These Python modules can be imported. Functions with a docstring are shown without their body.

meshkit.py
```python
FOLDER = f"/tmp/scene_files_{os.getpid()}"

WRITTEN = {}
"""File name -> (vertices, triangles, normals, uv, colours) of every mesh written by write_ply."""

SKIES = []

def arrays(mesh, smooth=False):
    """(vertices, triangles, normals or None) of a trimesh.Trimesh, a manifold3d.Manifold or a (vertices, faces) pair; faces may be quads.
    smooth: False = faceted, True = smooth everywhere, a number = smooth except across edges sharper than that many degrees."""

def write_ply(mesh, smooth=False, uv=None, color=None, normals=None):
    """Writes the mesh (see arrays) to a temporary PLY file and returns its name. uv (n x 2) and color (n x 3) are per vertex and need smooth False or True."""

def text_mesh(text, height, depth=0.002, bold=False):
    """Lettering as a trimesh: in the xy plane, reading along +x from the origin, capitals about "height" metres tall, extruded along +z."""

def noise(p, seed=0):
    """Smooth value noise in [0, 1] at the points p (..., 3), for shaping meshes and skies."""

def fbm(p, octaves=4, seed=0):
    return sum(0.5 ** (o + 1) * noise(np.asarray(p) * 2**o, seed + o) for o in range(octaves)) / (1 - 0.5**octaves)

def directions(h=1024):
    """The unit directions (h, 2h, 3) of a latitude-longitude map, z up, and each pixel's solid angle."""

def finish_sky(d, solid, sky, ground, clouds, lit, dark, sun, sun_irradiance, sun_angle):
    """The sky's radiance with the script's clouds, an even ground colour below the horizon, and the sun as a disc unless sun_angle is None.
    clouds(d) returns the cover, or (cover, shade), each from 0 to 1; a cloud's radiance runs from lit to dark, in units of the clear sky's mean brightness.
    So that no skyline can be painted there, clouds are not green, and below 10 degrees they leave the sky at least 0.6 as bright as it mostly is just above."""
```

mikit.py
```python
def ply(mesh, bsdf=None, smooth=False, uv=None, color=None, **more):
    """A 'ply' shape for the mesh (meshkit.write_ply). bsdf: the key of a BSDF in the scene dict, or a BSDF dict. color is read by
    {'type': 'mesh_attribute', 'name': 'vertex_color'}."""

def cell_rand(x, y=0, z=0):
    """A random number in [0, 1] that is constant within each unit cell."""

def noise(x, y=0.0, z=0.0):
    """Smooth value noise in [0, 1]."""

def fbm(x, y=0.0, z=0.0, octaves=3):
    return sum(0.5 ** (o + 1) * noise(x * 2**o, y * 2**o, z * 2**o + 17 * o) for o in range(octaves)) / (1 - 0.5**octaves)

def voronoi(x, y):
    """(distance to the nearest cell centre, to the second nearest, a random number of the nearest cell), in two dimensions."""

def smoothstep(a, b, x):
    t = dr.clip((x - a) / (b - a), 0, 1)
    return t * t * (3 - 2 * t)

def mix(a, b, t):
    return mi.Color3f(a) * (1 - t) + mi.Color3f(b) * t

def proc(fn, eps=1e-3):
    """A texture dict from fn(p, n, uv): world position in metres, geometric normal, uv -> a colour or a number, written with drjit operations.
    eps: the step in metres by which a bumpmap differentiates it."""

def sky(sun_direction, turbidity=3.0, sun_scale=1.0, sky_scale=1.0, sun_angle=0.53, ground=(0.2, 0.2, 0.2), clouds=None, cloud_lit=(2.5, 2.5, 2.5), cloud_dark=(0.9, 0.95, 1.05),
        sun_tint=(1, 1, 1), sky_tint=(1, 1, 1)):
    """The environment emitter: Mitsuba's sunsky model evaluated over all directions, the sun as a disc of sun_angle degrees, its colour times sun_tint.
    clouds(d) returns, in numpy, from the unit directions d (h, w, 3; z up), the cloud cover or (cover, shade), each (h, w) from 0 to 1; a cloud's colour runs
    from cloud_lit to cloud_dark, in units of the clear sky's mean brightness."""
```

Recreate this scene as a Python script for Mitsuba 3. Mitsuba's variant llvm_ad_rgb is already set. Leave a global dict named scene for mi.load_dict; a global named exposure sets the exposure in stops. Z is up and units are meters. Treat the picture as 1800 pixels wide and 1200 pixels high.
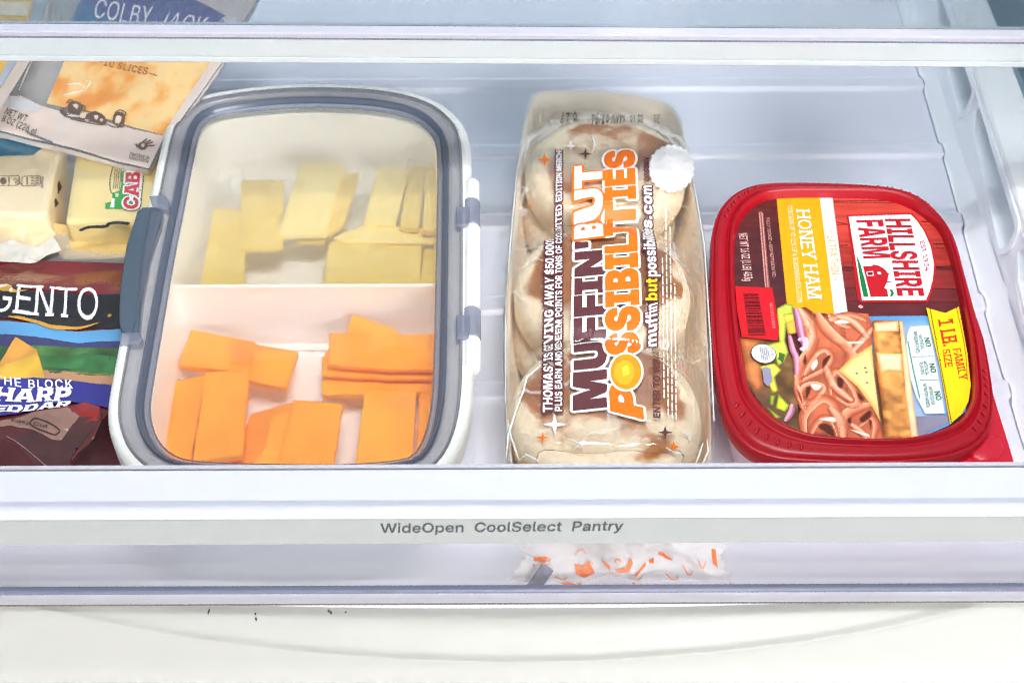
import math, glob, random
import numpy as np, trimesh, drjit as dr, mitsuba as mi, mikit, meshkit
from shapely.geometry import Polygon, LineString, Point
from shapely import box
from shapely import affinity, union_all
T = mi.ScalarTransform4f
scene, labels = {}, {}
random.seed(5)
RNG = np.random.default_rng(5)

# ------------------------------------------------------------------ camera, light, exposure
exposure = 0.22
PITCH, FOCAL, ROLL = math.radians(47.0), 2300.0, 0.0039      # focal length in pixels of the 1800 px wide photograph
CAM = np.array([0.0, -0.3576, 0.551])
FWD = np.array([0, math.cos(PITCH), -math.sin(PITCH)])
UP0 = np.array([0, math.sin(PITCH), math.cos(PITCH)])
UPV = UP0 + ROLL * np.array([1.0, 0, 0]); UPV /= np.linalg.norm(UPV)
RGT = np.cross(FWD, UPV)
scene['camera'] = {'type': 'thinlens', 'fov': math.degrees(2 * math.atan(900 / FOCAL)), 'fov_axis': 'x',
                   'near_clip': 0.02, 'far_clip': 60.0, 'aperture_radius': 0.0016, 'focus_distance': 0.66,
                   'to_world': T().look_at(origin=CAM.tolist(), target=(CAM + FWD).tolist(), up=UPV.tolist())}
scene['room_light'] = {'type': 'constant', 'radiance': {'type': 'rgb', 'value': [0.42, 0.42, 0.43]}}

def lamp(key, origin, target, sx, sy, rgb, label, cat):
    up = [0, 1, 0] if abs(origin[0] - target[0]) + abs(origin[1] - target[1]) < 0.3 else [0, 0, 1]
    scene[key] = {'type': 'rectangle', 'to_world': T().look_at(origin=origin, target=target, up=up).scale([sx, sy, 1]),
                  'emitter': {'type': 'area', 'radiance': {'type': 'rgb', 'value': rgb}},
                  'bsdf': {'type': 'diffuse', 'reflectance': {'type': 'rgb', 'value': [.5, .5, .5]}}}
    labels[key] = {'label': label, 'category': cat}

lamp('ceiling_lamp', [0.3, -0.40, 2.3], [0.1, 0.1, 0], 0.40, 0.30, [15.0, 15.0, 15.2], 'wide white kitchen ceiling lamp above the open fridge', 'ceiling lamp')
lamp('kitchen_window', [1.2, -2.6, 1.15], [0, 0.05, 0], 0.85, 0.70, [12.0, 12.0, 12.2], 'bright kitchen window across from the open fridge', 'window')
for k in range(8):
    x = -0.115 + 0.044 * k
    key = 'fridge_lamp__led' + ('' if k == 0 else f'_{k:03d}')
    scene[key] = {'type': 'rectangle', 'to_world': T().look_at(origin=[x, 0.10, 0.74], target=[x, 0.06, 0.0], up=[0, 1, 0]).scale([0.006, 0.004, 1]),
                  'emitter': {'type': 'area', 'radiance': {'type': 'rgb', 'value': [500, 512, 535]}},
                  'bsdf': {'type': 'diffuse', 'reflectance': {'type': 'rgb', 'value': [.6, .6, .6]}}}
labels['fridge_lamp'] = {'label': 'row of small white lights under the fridge ceiling', 'category': 'lamp'}

# ------------------------------------------------------------------ from the photograph's pixels to places in the scene
def ray(px, py):
    return FWD + RGT * (px - 900) / FOCAL + UPV * (600 - py) / FOCAL
def at(px, py, z):
    d = ray(px, py); return CAM + d * (z - CAM[2]) / d[2]
def at_y(px, py, y):
    d = ray(px, py); return CAM + d * (y - CAM[1]) / d[1]
def at_x(px, py, x):
    d = ray(px, py); return CAM + d * (x - CAM[0]) / d[0]
def lin(c):
    c = np.asarray(c, float) / 255.0
    return np.where(c <= 0.04045, c / 12.92, ((c + 0.055) / 1.055) ** 2.4)

# ------------------------------------------------------------------ materials
def rgb(c): return {'type': 'rgb', 'value': [float(v) for v in lin(c)]}
def mat(name, c, rough=0.4, spec=0.5, two=True, **more):
    b = {'type': 'principled', 'base_color': rgb(c) if not isinstance(c, dict) else c, 'roughness': rough, 'specular': spec, **more}
    scene[name] = {'type': 'twosided', 'bsdf': b} if two else b
    return name
mat('m_white', (240, 240, 240), 0.28, clearcoat=0.3)
mat('m_cap', (198, 201, 210), 0.2, clearcoat=.7, clearcoat_gloss=.97)
mat('m_trim', (176, 179, 176), 0.45)
mat('m_floor', (222, 222, 232), 0.25)
mat('m_side', (242, 244, 248), 0.25)
mat('m_liner', (160, 178, 188), 0.4)
mat('m_door', (184, 184, 177), 0.34)
mat('m_line', (122, 125, 146), 0.25)
mat('m_gap_shade', (120, 112, 110), 0.5)
mat('m_ring', (112, 114, 122), 0.10, clearcoat=1.0)
mat('m_shelftrim', (190, 197, 198), 0.15, clearcoat=.6)
mat('m_lipgrey', (164, 165, 172), .2)
mat('m_slate', (84, 91, 106), 0.2)
mat('m_clip', (72, 86, 100), 0.38)
mat('m_rim', (226, 226, 220), 0.3)
mat('m_tray', (236, 232, 224), 0.35)
mat('m_card', (238, 229, 213), 0.75)
mat('m_red', (166, 8, 28), 0.3, .4, clearcoat=0.15)
mat('m_redtab', (205, 30, 52), 0.25)
mat('m_ink', {'type': 'mesh_attribute', 'name': 'vertex_color'}, 0.42, 0.4)
mat('m_gloss', {'type': 'mesh_attribute', 'name': 'vertex_color'}, 0.16, 0.6, clearcoat=.4)
scene['m_clear'] = {'type': 'thindielectric', 'int_ior': 1.47, 'specular_transmittance': {'type': 'rgb', 'value': [.97, .975, .985]}}
scene['m_film'] = {'type': 'thindielectric', 'int_ior': 1.55, 'specular_transmittance': {'type': 'rgb', 'value': [.98, .98, .975]}}
def hazy(name, weight, c, tint=(.97, .97, .98), rough=0.3):
    scene[name] = {'type': 'blendbsdf', 'weight': weight, 'a': {'type': 'thindielectric', 'int_ior': 1.45, 'specular_transmittance': {'type': 'rgb', 'value': list(tint)}},
                   'b': {'type': 'twosided', 'bsdf': {'type': 'principled', 'base_color': rgb(c), 'roughness': rough}}}
def veil(name, opacity, c, rough=.2):
    scene[name] = {'type': 'mask', 'opacity': opacity, 'nested': {'type': 'twosided', 'bsdf': {'type': 'principled', 'base_color': rgb(c), 'roughness': rough, 'specular': .8}}}
def lid_glare(p, n, uv):  # reflected glare on the lid painted as milky opacity, denser towards the back
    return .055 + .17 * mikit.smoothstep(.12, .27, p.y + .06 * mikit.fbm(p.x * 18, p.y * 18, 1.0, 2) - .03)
veil('m_lid', mikit.proc(lid_glare), (240, 230, 204))
veil('m_panelveil', .13, (244, 244, 248))
def glare_streak(p, n, uv):  # glare on the film painted as pale streaks of opacity
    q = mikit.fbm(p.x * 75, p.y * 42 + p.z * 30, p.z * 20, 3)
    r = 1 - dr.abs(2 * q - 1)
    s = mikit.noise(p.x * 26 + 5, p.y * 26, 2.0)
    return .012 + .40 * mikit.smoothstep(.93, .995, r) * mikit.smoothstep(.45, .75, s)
veil('m_glare_streak', mikit.proc(glare_streak), (240, 240, 238), .12)
hazy('m_body', .8, (234, 238, 234), (.9, .92, .9))
hazy('m_shelfglass', 0.08, (150, 164, 180), (.78, .83, .85), rough=.2)
hazy('m_ringclear', .30, (150, 150, 160), (.84, .85, .88), rough=.1)
hazy('m_lug', 0.5, (142, 146, 164), (.84, .86, .92), rough=0.15)
hazy('m_tub', 0.45, (226, 200, 208), (.93, .9, .92))
hazy('m_pouch', 0.30, (196, 200, 206))
hazy('m_panel', 0.14, (246, 246, 250), (.95, .96, .985), rough=0.15)
hazy('m_rimclear', 0.5, (226, 226, 236), (.95, .95, .98), rough=0.15)
hazy('m_zip', 0.5, (92, 52, 46), (.7, .5, .48), rough=0.2)

def cheese(name, c1, c2, s):
    a, b = lin(c1), lin(c2)
    f = lambda p, n, uv: mikit.mix(a.tolist(), b.tolist(), mikit.smoothstep(.25, .75, mikit.fbm(p.x * s, p.y * s, p.z * s, 3))) * (.93 + .14 * mikit.fbm(p.x * 520, p.y * 170, p.z * 520, 2))
    mat(name, mikit.proc(f), 0.34, 0.5)
cheese('m_cheddar', (252, 164, 14), (247, 151, 8), 70)
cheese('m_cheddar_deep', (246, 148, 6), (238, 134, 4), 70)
cheese('m_pale', (230, 204, 118), (224, 194, 104), 70)
cheese('m_pale_warm', (234, 206, 116), (226, 194, 102), 70)
cheese('m_pale_light', (242, 222, 146), (236, 212, 132), 70)
cheese('m_cheddar_light', (253, 173, 28), (249, 160, 16), 70)
cheese('m_block', (228, 208, 150), (220, 198, 140), 60)

# ------------------------------------------------------------------ mesh helpers
def obj(key, mesh, m, smooth=False, label=None, cat=None, group=None, kind=None, color=None):
    base, i = key, 0
    while key in scene:
        i += 1; key = f'{base}_{i:03d}'
    scene[key] = mikit.ply(mesh, m, smooth, color=color)
    tag(key, label, cat, group, kind)
    return key
def tag(key, label=None, cat=None, group=None, kind=None):
    d = {k: v for k, v in (('label', label), ('category', cat), ('group', group), ('kind', kind)) if v}
    if d: labels[key] = d
def cat_mesh(ms): return trimesh.util.concatenate(ms)
def catmull(pts, n=8):
    p = np.asarray(pts, float); m = len(p); out = []
    for i in range(m):
        a, b, c, d = p[i - 1], p[i], p[(i + 1) % m], p[(i + 2) % m]
        for t in np.arange(n) / n:
            out.append(0.5 * (2 * b + (c - a) * t + (2 * a - 5 * b + 4 * c - d) * t * t + (3 * b - a - 3 * c + d) * t ** 3))
    return np.array(out)
def outline(pxs, z, n=8):
    """A smooth closed outline in the plane z, from points measured on the photograph."""
    return Polygon(catmull([at(x, y, z)[:2] for x, y in pxs], n)).buffer(0)
def ring(poly, n=160, c=None):
    """n points of the outline at equal angles about c."""
    c = np.array(poly.centroid.coords[0]) if c is None else c
    e = np.array(poly.exterior.segmentize(0.002).coords)[:-1] - c
    a, r = np.arctan2(e[:, 1], e[:, 0]), np.hypot(*e.T)
    o = np.argsort(a); th = np.linspace(-np.pi, np.pi, n, endpoint=False)
    rr = np.interp(th, a[o], r[o], period=2 * np.pi)
    return np.stack([c[0] + rr * np.cos(th), c[1] + rr * np.sin(th)], 1)
def lift(xy, z): return np.column_stack([xy, np.broadcast_to(z, len(xy))])
def loft(rings, cap0=False, cap1=False):
    n = len(rings[0]); v = np.vstack(rings); f = []
    i = np.arange(n); j = (i + 1) % n
    for k in range(len(rings) - 1):
        a, b = k * n, (k + 1) * n
        f += [np.stack([a + i, a + j, b + j], 1), np.stack([a + i, b + j, b + i], 1)]
    extra = []
    for k, on in ((0, cap0), (len(rings) - 1, cap1)):
        if on:
            c = len(v) + len(extra); extra.append(rings[k].mean(0)); a = k * n
            f.append(np.stack([a + i, a + j, np.full(n, c)], 1)[:, ::(-1 if k == 0 else 1)])
    if extra: v = np.vstack([v, extra])
    return trimesh.Trimesh(v, np.vstack(f), process=False)
def prism(poly, z0, z1):
    ms = []
    for g in getattr(poly, 'geoms', [poly]):
        if g.area > 1e-9:
            m = trimesh.creation.extrude_polygon(g, z1 - z0, engine='earcut'); m.apply_translation([0, 0, z0]); ms.append(m)
    return cat_mesh(ms)
def along_x(profile, x0, x1, close=True, nx=1, yaw=0.0):
    """A (y, z) profile swept along x; yaw turns it about the middle."""
    pr = np.asarray(profile, float); n = len(pr); v, f = [], []
    for k in range(nx + 1):
        x = x0 + (x1 - x0) * k / nx
        v.append(np.column_stack([np.full(n, x), pr[:, 0] + yaw * x, pr[:, 1]]))
    last = n if close else n - 1
    for k in range(nx):
        for i in range(last):
            a, b = k * n + i, k * n + (i + 1) % n
            f += [[a, a + n, b + n], [a, b + n, b]]
    m = trimesh.Trimesh(np.vstack(v), f, process=False)
    if close:
        for k, s in ((0, 1), (nx, -1)):
            pg = trimesh.creation.triangulate_polygon(Polygon(pr), engine='earcut')
            vv = np.column_stack([np.full(len(pg[0]), x0 if k == 0 else x1), pg[0][:, 0] + yaw * (x0 if k == 0 else x1), pg[0][:, 1]])
            m = cat_mesh([m, trimesh.Trimesh(vv, pg[1][:, ::s], process=False)])
    return m
def arc(cy, cz, r, a0, a1, n=6):
    return [(cy + r * math.cos(math.radians(a)), cz + r * math.sin(math.radians(a))) for a in np.linspace(a0, a1, n)]
def tube(pts, r, n=8):
    pts = np.asarray(pts, float); rs = np.broadcast_to(r, len(pts)); rings = []
    for i, p in enumerate(pts):
        t = pts[min(i + 1, len(pts) - 1)] - pts[max(i - 1, 0)]; t /= np.linalg.norm(t) + 1e-12
        a = np.cross(t, [0.13, 0.2, 0.97]); a /= np.linalg.norm(a); b = np.cross(t, a)
        th = np.arange(n) * 2 * np.pi / n
        rings.append(p + rs[i] * (np.cos(th)[:, None] * a + np.sin(th)[:, None] * b))
    return loft(rings, True, True)
def rbox(x0, x1, y0, y1, z0, z1, r=0.001):
    import manifold3d as m3
    s = [m3.Manifold.sphere(r, 12).translate((x, y, z)) for x in (x0 + r, x1 - r) for y in (y0 + r, y1 - r) for z in (z0 + r, z1 - r)]
    m = m3.Manifold.batch_hull(s).to_mesh()
    return trimesh.Trimesh(m.vert_properties[:, :3], m.tri_verts, process=False)
def sheet(xs, ys, zf, inside=None):
    X, Y = np.meshgrid(xs, ys); Z = zf(X, Y); nx, ny = len(xs), len(ys)
    i = np.arange(nx * ny).reshape(ny, nx)
    f = np.vstack([np.stack([i[:-1, :-1], i[:-1, 1:], i[1:, 1:]], -1).reshape(-1, 3), np.stack([i[:-1, :-1], i[1:, 1:], i[1:, :-1]], -1).reshape(-1, 3)])
    v = np.column_stack([X.ravel(), Y.ravel(), Z.ravel()])
    m = trimesh.Trimesh(v, f, process=False)
    return m
def smoothstep(a, b, x):
    t = np.clip((np.asarray(x, float) - a) / (b - a), 0, 1); return t * t * (3 - 2 * t)
def fb(X, Y, s, seed=0, oct=3):
    X, Y = np.broadcast_arrays(np.asarray(X, float), np.asarray(Y, float))
    return meshkit.fbm(np.stack([X * s + 40, Y * s + 40, np.zeros_like(X) + seed * 3.1], -1), oct, seed) - 0.5
def fan(poly2d):
    v, f = trimesh.creation.triangulate_polygon(poly2d, engine='earcut'); return v, f

# ------------------------------------------------------------------ print: lettering and flat artwork as thin coloured pieces
_FONT, _GLYPH = {}, {}
def text_poly(s, weight=700, slab=0.0, fine=0.6, track=0.0):
    """The lettering as one polygon, capitals 1 high, from the origin along +x."""
    from PIL import Image, ImageDraw, ImageFont
    k = (s, weight, slab, fine, track)
    if k in _GLYPH: return _GLYPH[k]
    if weight not in _FONT:
        f = ImageFont.truetype(glob.glob('/opt/blender-*/*/datafiles/fonts/Inter.woff2')[0], 96)
        f.set_variation_by_axes([24, weight]); _FONT[weight] = f
    f = _FONT[weight]; shapes, x = [], 0.0
    for ch in (list(s) if (slab or track) else [s]):
        w = f.getlength(ch)
        if ch.strip():
            x0, y0, x1, y1 = f.getbbox(ch, anchor='ls')
            im = Image.new('L', (x1 - x0 + 8, y1 - y0 + 8))
            ImageDraw.Draw(im).text((4 - x0, 4 - y0), ch, 255, font=f, anchor='ls')
            on = np.pad(np.asarray(im) > 127, ((0, 0), (1, 1))).astype(np.int8)
            r, st = np.nonzero(np.diff(on, axis=1) == 1); en = np.nonzero(np.diff(on, axis=1) == -1)[1]
            g = union_all(box(st, -r - 1, en, -r)).buffer(0.6).buffer(-0.6).simplify(fine)
            g = affinity.translate(g, x0 - 4, 4 - y0)
            if slab and ch.upper() not in 'OCGSQ.,0':
                for lo, hi in ((-0.5, 6.5), (63.5, 70.5)):
                    b = g.intersection(box(-99, lo, 999, hi))
                    if not b.is_empty:
                        g = g.union(union_all([box(q.bounds[0] - slab, lo, q.bounds[2] + slab, hi) for q in getattr(b, 'geoms', [b]) if q.area > 3]))
            shapes.append(affinity.translate(g, x, 0))
        x += w + track * 70
    out = affinity.scale(union_all(shapes), 1 / 70.0, 1 / 70.0, origin=(0, 0))
    _GLYPH[k] = out
    return out

class Surf:
    """A printed surface: to() turns a pixel of the photograph into the surface's own two coordinates, up() lifts them into space."""
    def __init__(self, z=None, zf=None, y=None, base=0.0):
        self.base = base
        self.zf = zf or ((lambda X, Y: np.zeros_like(X) + z) if y is None else None)
        self.z0, self.y = z, y
    def to(self, px, py):
        if self.y is not None:
            p = at_y(px, py, self.y); return np.array([p[0], p[2]])
        z = self.z0 if self.z0 is not None else 0.05
        for _ in range(4):
            p = at(px, py, z); z = float(self.zf(np.array([p[0]]), np.array([p[1]]))[0])
        return p[:2]
    def up(self, v, off):
        if self.y is not None: return np.column_stack([v[:, 0], np.full(len(v), self.y - off), v[:, 1]])
        return np.column_stack([v, self.zf(v[:, 0], v[:, 1]) + off + self.base])

class Shade:
    """Printed tone that runs from c0 at a shape's outline to c1 at w metres inside it, with a little grain."""
    def __init__(self, c0, c1, w, grain=.06, s=150, seed=3): self.a = np.array(c0, float), np.array(c1, float), w, grain, s, seed
    def on(self, poly):
        import shapely
        c0, c1, w, grain, s, seed = self.a
        def f(x, y):
            t = smoothstep(0, w, shapely.distance(poly.boundary, shapely.points(x, y)))[:, None]
            return np.clip((c0 * (1 - t) + c1 * t) * (1 + 2 * grain * fb(x, y, s, seed, 2)[:, None]), 0, 255)
        return f
class Ink:
    def __init__(self, surf, step=0.0002, sub=None): self.s, self.step, self.sub, self.v, self.f, self.c, self.n = surf, step, sub, [], [], [], 0
    def add(self, poly, color, level=1, sub=None):
        """poly in the surface's coordinates; color an sRGB triple or a function of (x, y)."""
        sub = sub or self.sub
        if isinstance(color, str): color = tuple(int(color[i:i + 2], 16) for i in (0, 2, 4))
        if isinstance(color, Shade): sub = sub or .001; color = color.on(poly)
        for g in getattr(poly, 'geoms', [poly]):
            if g.geom_type != 'Polygon' or g.area < 1e-9: continue
            if sub and g.area > 40 * sub * sub:
                v, f = self.fill(g, sub)
            else:
                if sub: g = g.segmentize(sub)
                v, f = fan(g)
                if not len(f): continue
                if sub:
                    v3, f = trimesh.remesh.subdivide_to_size(np.column_stack([v, np.zeros(len(v))]), f, sub * 1.3, max_iter=7); v = v3[:, :2]
            f = np.asarray(f)
            a, b, c = v[f[:, 0]], v[f[:, 1]], v[f[:, 2]]
            cr = (b[:, 0] - a[:, 0]) * (c[:, 1] - a[:, 1]) - (b[:, 1] - a[:, 1]) * (c[:, 0] - a[:, 0])
            f = np.where((cr < 0)[:, None], f[:, ::-1], f)
            col = lin(color(v[:, 0], v[:, 1]) if callable(color) else np.tile(color, (len(v), 1)))
            self.v.append(self.s.up(v, level * self.step)); self.f.append(f + self.n); self.c.append(col); self.n += len(v)
        return self
    @staticmethod
    def fill(g, sub):
        from scipy.spatial import Delaunay
        import shapely
        e = np.vstack([np.array(r.segmentize(sub * .4).coords)[:-1] for r in (g.exterior, *g.interiors)])
        x0, y0, x1, y1 = g.bounds
        X, Y = np.meshgrid(np.arange(x0, x1, sub), np.arange(y0, y1, sub * .87)); X[1::2] += sub / 2
        q = np.column_stack([X.ravel(), Y.ravel()])
        q = q[shapely.contains_xy(g.buffer(-.55 * sub), q[:, 0], q[:, 1])]
        v = np.vstack([e, q]); f = Delaunay(v).simplices
        m = v[f].mean(1)
        return v, f[shapely.contains_xy(g, m[:, 0], m[:, 1])]
    def poly(self, pxs): return Polygon([self.s.to(*p) for p in pxs]).buffer(0)
    def px(self, pxs, color, level=1, smooth=0, clip=None, sub=None):
        p = [self.s.to(*q) for q in pxs]
        g = Polygon(catmull(p, smooth) if smooth else p).buffer(0)
        if clip is not None: g = g.intersection(clip)
        return self.add(g, color, level, sub)
    def line(self, pxs, w, color, level=1, smooth=6, clip=None):
        p = np.array([self.s.to(*q) for q in pxs])
        if smooth and len(p) > 2:
            q = np.vstack([2 * p[0] - p[1], p, 2 * p[-1] - p[-2]]); p = np.vstack([catmull(q, smooth)[smooth:-2 * smooth], p[-1:]])
        g = LineString(p).buffer(w / 2, quad_segs=3)
        if clip is not None: g = g.intersection(clip)
        return self.add(g, color, level)
    def ribbon(self, pxs, w, cols, level=1, clip=None, smooth=8, taper=True):
        """A printed band along a smooth path, its tone running across it through cols."""
        p = np.array([self.s.to(*q) for q in pxs])
        q = np.vstack([2 * p[0] - p[1], p, 2 * p[-1] - p[-2]]); p = np.vstack([catmull(q, smooth)[smooth:-2 * smooth], p[-1:]])
        d = np.gradient(p, axis=0); d /= np.linalg.norm(d, axis=1)[:, None] + 1e-12
        nrm = np.column_stack([-d[:, 1], d[:, 0]]); m, n = len(p), len(cols)
        k = w * (np.sin(np.linspace(.25, np.pi - .25, m)) ** .5 if taper else np.ones(m))
        s = np.linspace(-.5, .5, n)
        v = (p[:, None] + nrm[:, None] * s[None, :, None] * k[:, None, None]).reshape(-1, 2)
        c = np.tile(np.array(cols, float), (m, 1)) * (1 + .16 * fb(v[:, 0], v[:, 1], 160, 5)[:, None])
        i = np.arange(m * n).reshape(m, n)
        f = np.vstack([np.stack([i[:-1, :-1], i[:-1, 1:], i[1:, 1:]], -1).reshape(-1, 3), np.stack([i[:-1, :-1], i[1:, 1:], i[1:, :-1]], -1).reshape(-1, 3)])
        if clip is not None:
            import shapely
            f = f[shapely.contains_xy(clip, *v[f].mean(1).T)]
        a, b, e = v[f[:, 0]], v[f[:, 1]], v[f[:, 2]]
        cr = (b[:, 0] - a[:, 0]) * (e[:, 1] - a[:, 1]) - (b[:, 1] - a[:, 1]) * (e[:, 0] - a[:, 0])
        f = np.where((cr < 0)[:, None], f[:, ::-1], f)
        self.v.append(self.s.up(v, level * self.step)); self.f.append(f + self.n); self.c.append(lin(np.clip(c, 0, 255))); self.n += len(v)
        return self
    def disc(self, px, py, rx, color, level=1, ry=None, n=28, clip=None):
        pts = [(px + rx * math.cos(a), py + (ry or rx) * math.sin(a)) for a in np.arange(n) * 2 * np.pi / n]
        return self.px(pts, color, level, clip=clip)
    def text(self, s, p0, p1, p2, color, level=1, weight=700, outline=None, ocolor=None, slab=0, fine=0.6, clip=None, arc=0.0, track=0.0, heavy=0.0):
        """s runs from pixel p0 to pixel p1 along its baseline; p2 is where the capitals' top lies above p0. arc bows the line."""
        g = text_poly(s, weight, slab, fine, track)
        x0, _, x1, _ = g.bounds
        o, e, u = (np.array(self.s.to(*p)) for p in (p0, p1, p2))
        ax, ay = (e - o) / (x1 - x0), u - o
        def put(q):
            if arc:
                q = q.segmentize(0.25)
                from shapely import transform as tf
                q = tf(q, lambda c: np.column_stack([c[:, 0], c[:, 1] + arc * (1 - ((c[:, 0] - x0) / (x1 - x0) * 2 - 1) ** 2)]))
            return affinity.affine_transform(q, [ax[0], ay[0], ax[1], ay[1], o[0] - ax[0] * x0, o[1] - ax[1] * x0])
        raw = put
        if heavy: put = lambda q: raw(q).buffer(heavy, quad_segs=3)
        cl = (lambda q: q.intersection(clip)) if clip is not None else (lambda q: q)
        if outline: self.add(cl(put(g).buffer(outline, quad_segs=3)), ocolor, level)
        self.add(cl(put(g)), color, level + (1 if outline else 0))
        return self
    def build(self, key, m='m_ink', label=None, smooth=False, cat=None):
        return obj(key, trimesh.Trimesh(np.vstack(self.v), np.vstack(self.f), process=False), m, smooth, label, color=np.vstack(self.c), cat=cat)
def star(ink, px, py, r, color, level=1):
    pts = []
    for k in range(8):
        a = k * math.pi / 4; q = r if k % 2 == 0 else r * 0.28
        pts.append((px + q * math.cos(a), py + q * math.sin(a) * 0.9))
    ink.px(pts, color, level)
# ------------------------------------------------------------------ the setting: fridge liner, shelf, drawer, freezer door
H = 0.085
def quad(a, b, c, d): return trimesh.Trimesh([a, b, c, d], [[0, 1, 2], [0, 2, 3]], process=False)
obj('fridge_wall__back_panel', rbox(-.55, .45, .60, .62, -.03, .62, .004), 'm_liner')
obj('fridge_wall__side_panel', rbox(.372, .40, .03, .60, -.03, .62, .004), 'm_liner')
obj('fridge_wall__side_panel', rbox(-.54, -.512, .03, .60, -.03, .62, .004), 'm_liner')
obj('fridge_wall__bottom_panel', rbox(-.54, .40, .03, .60, -.03, -.016, .004), 'm_liner')
tag('fridge_wall', 'pale bluish white fridge liner around the drawer', 'wall', kind='structure')

# pantry drawer
RIBS = [at(870, p, 0.0)[1] for p in (150, 268, 390, 536, 688)]
def floor_z(X, Y):
    z = 0 * X
    for y in RIBS:
        z = z + 0.0022 * smoothstep(y - .0095, y - .0050, Y) * (1 - smoothstep(y + .0035, y + .0085, Y))
    return z
def edge_x(Y):
    return np.interp(Y, [0.0, 0.09, 0.18, 0.30, 0.42, 0.56], [at(1800, 800, 0)[0], *(at(*p, 0)[0] for p in ((1790, 762), (1737, 572), (1672, 330), (1610, 120))), at(1610, 120, 0)[0] + .004])
ys = np.unique(np.concatenate([np.linspace(-.014, .55, 60)] + [np.linspace(y - .011, y + .01, 15) for y in RIBS]))
t = np.linspace(-1, 1, 13)
LEFT = .17        # the drawer reaches further to the left than the photograph
X = np.array([np.where(t < 0, t * (edge_x(y) + LEFT), t * edge_x(y)) + t * ((0.0013 * float(any(r - .007 < y < r + .006 for r in RIBS)))) for y in ys])
Y = np.repeat(ys[:, None], 13, 1); Z = floor_z(X, Y)
i = np.arange(X.size).reshape(X.shape)
ff = np.vstack([np.stack([i[:-1, :-1], i[:-1, 1:], i[1:, 1:]], -1).reshape(-1, 3), np.stack([i[:-1, :-1], i[1:, 1:], i[1:, :-1]], -1).reshape(-1, 3)])
top = np.column_stack([X.ravel(), Y.ravel(), Z.ravel()])
fl = trimesh.Trimesh(top, ff, process=False)
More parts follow.
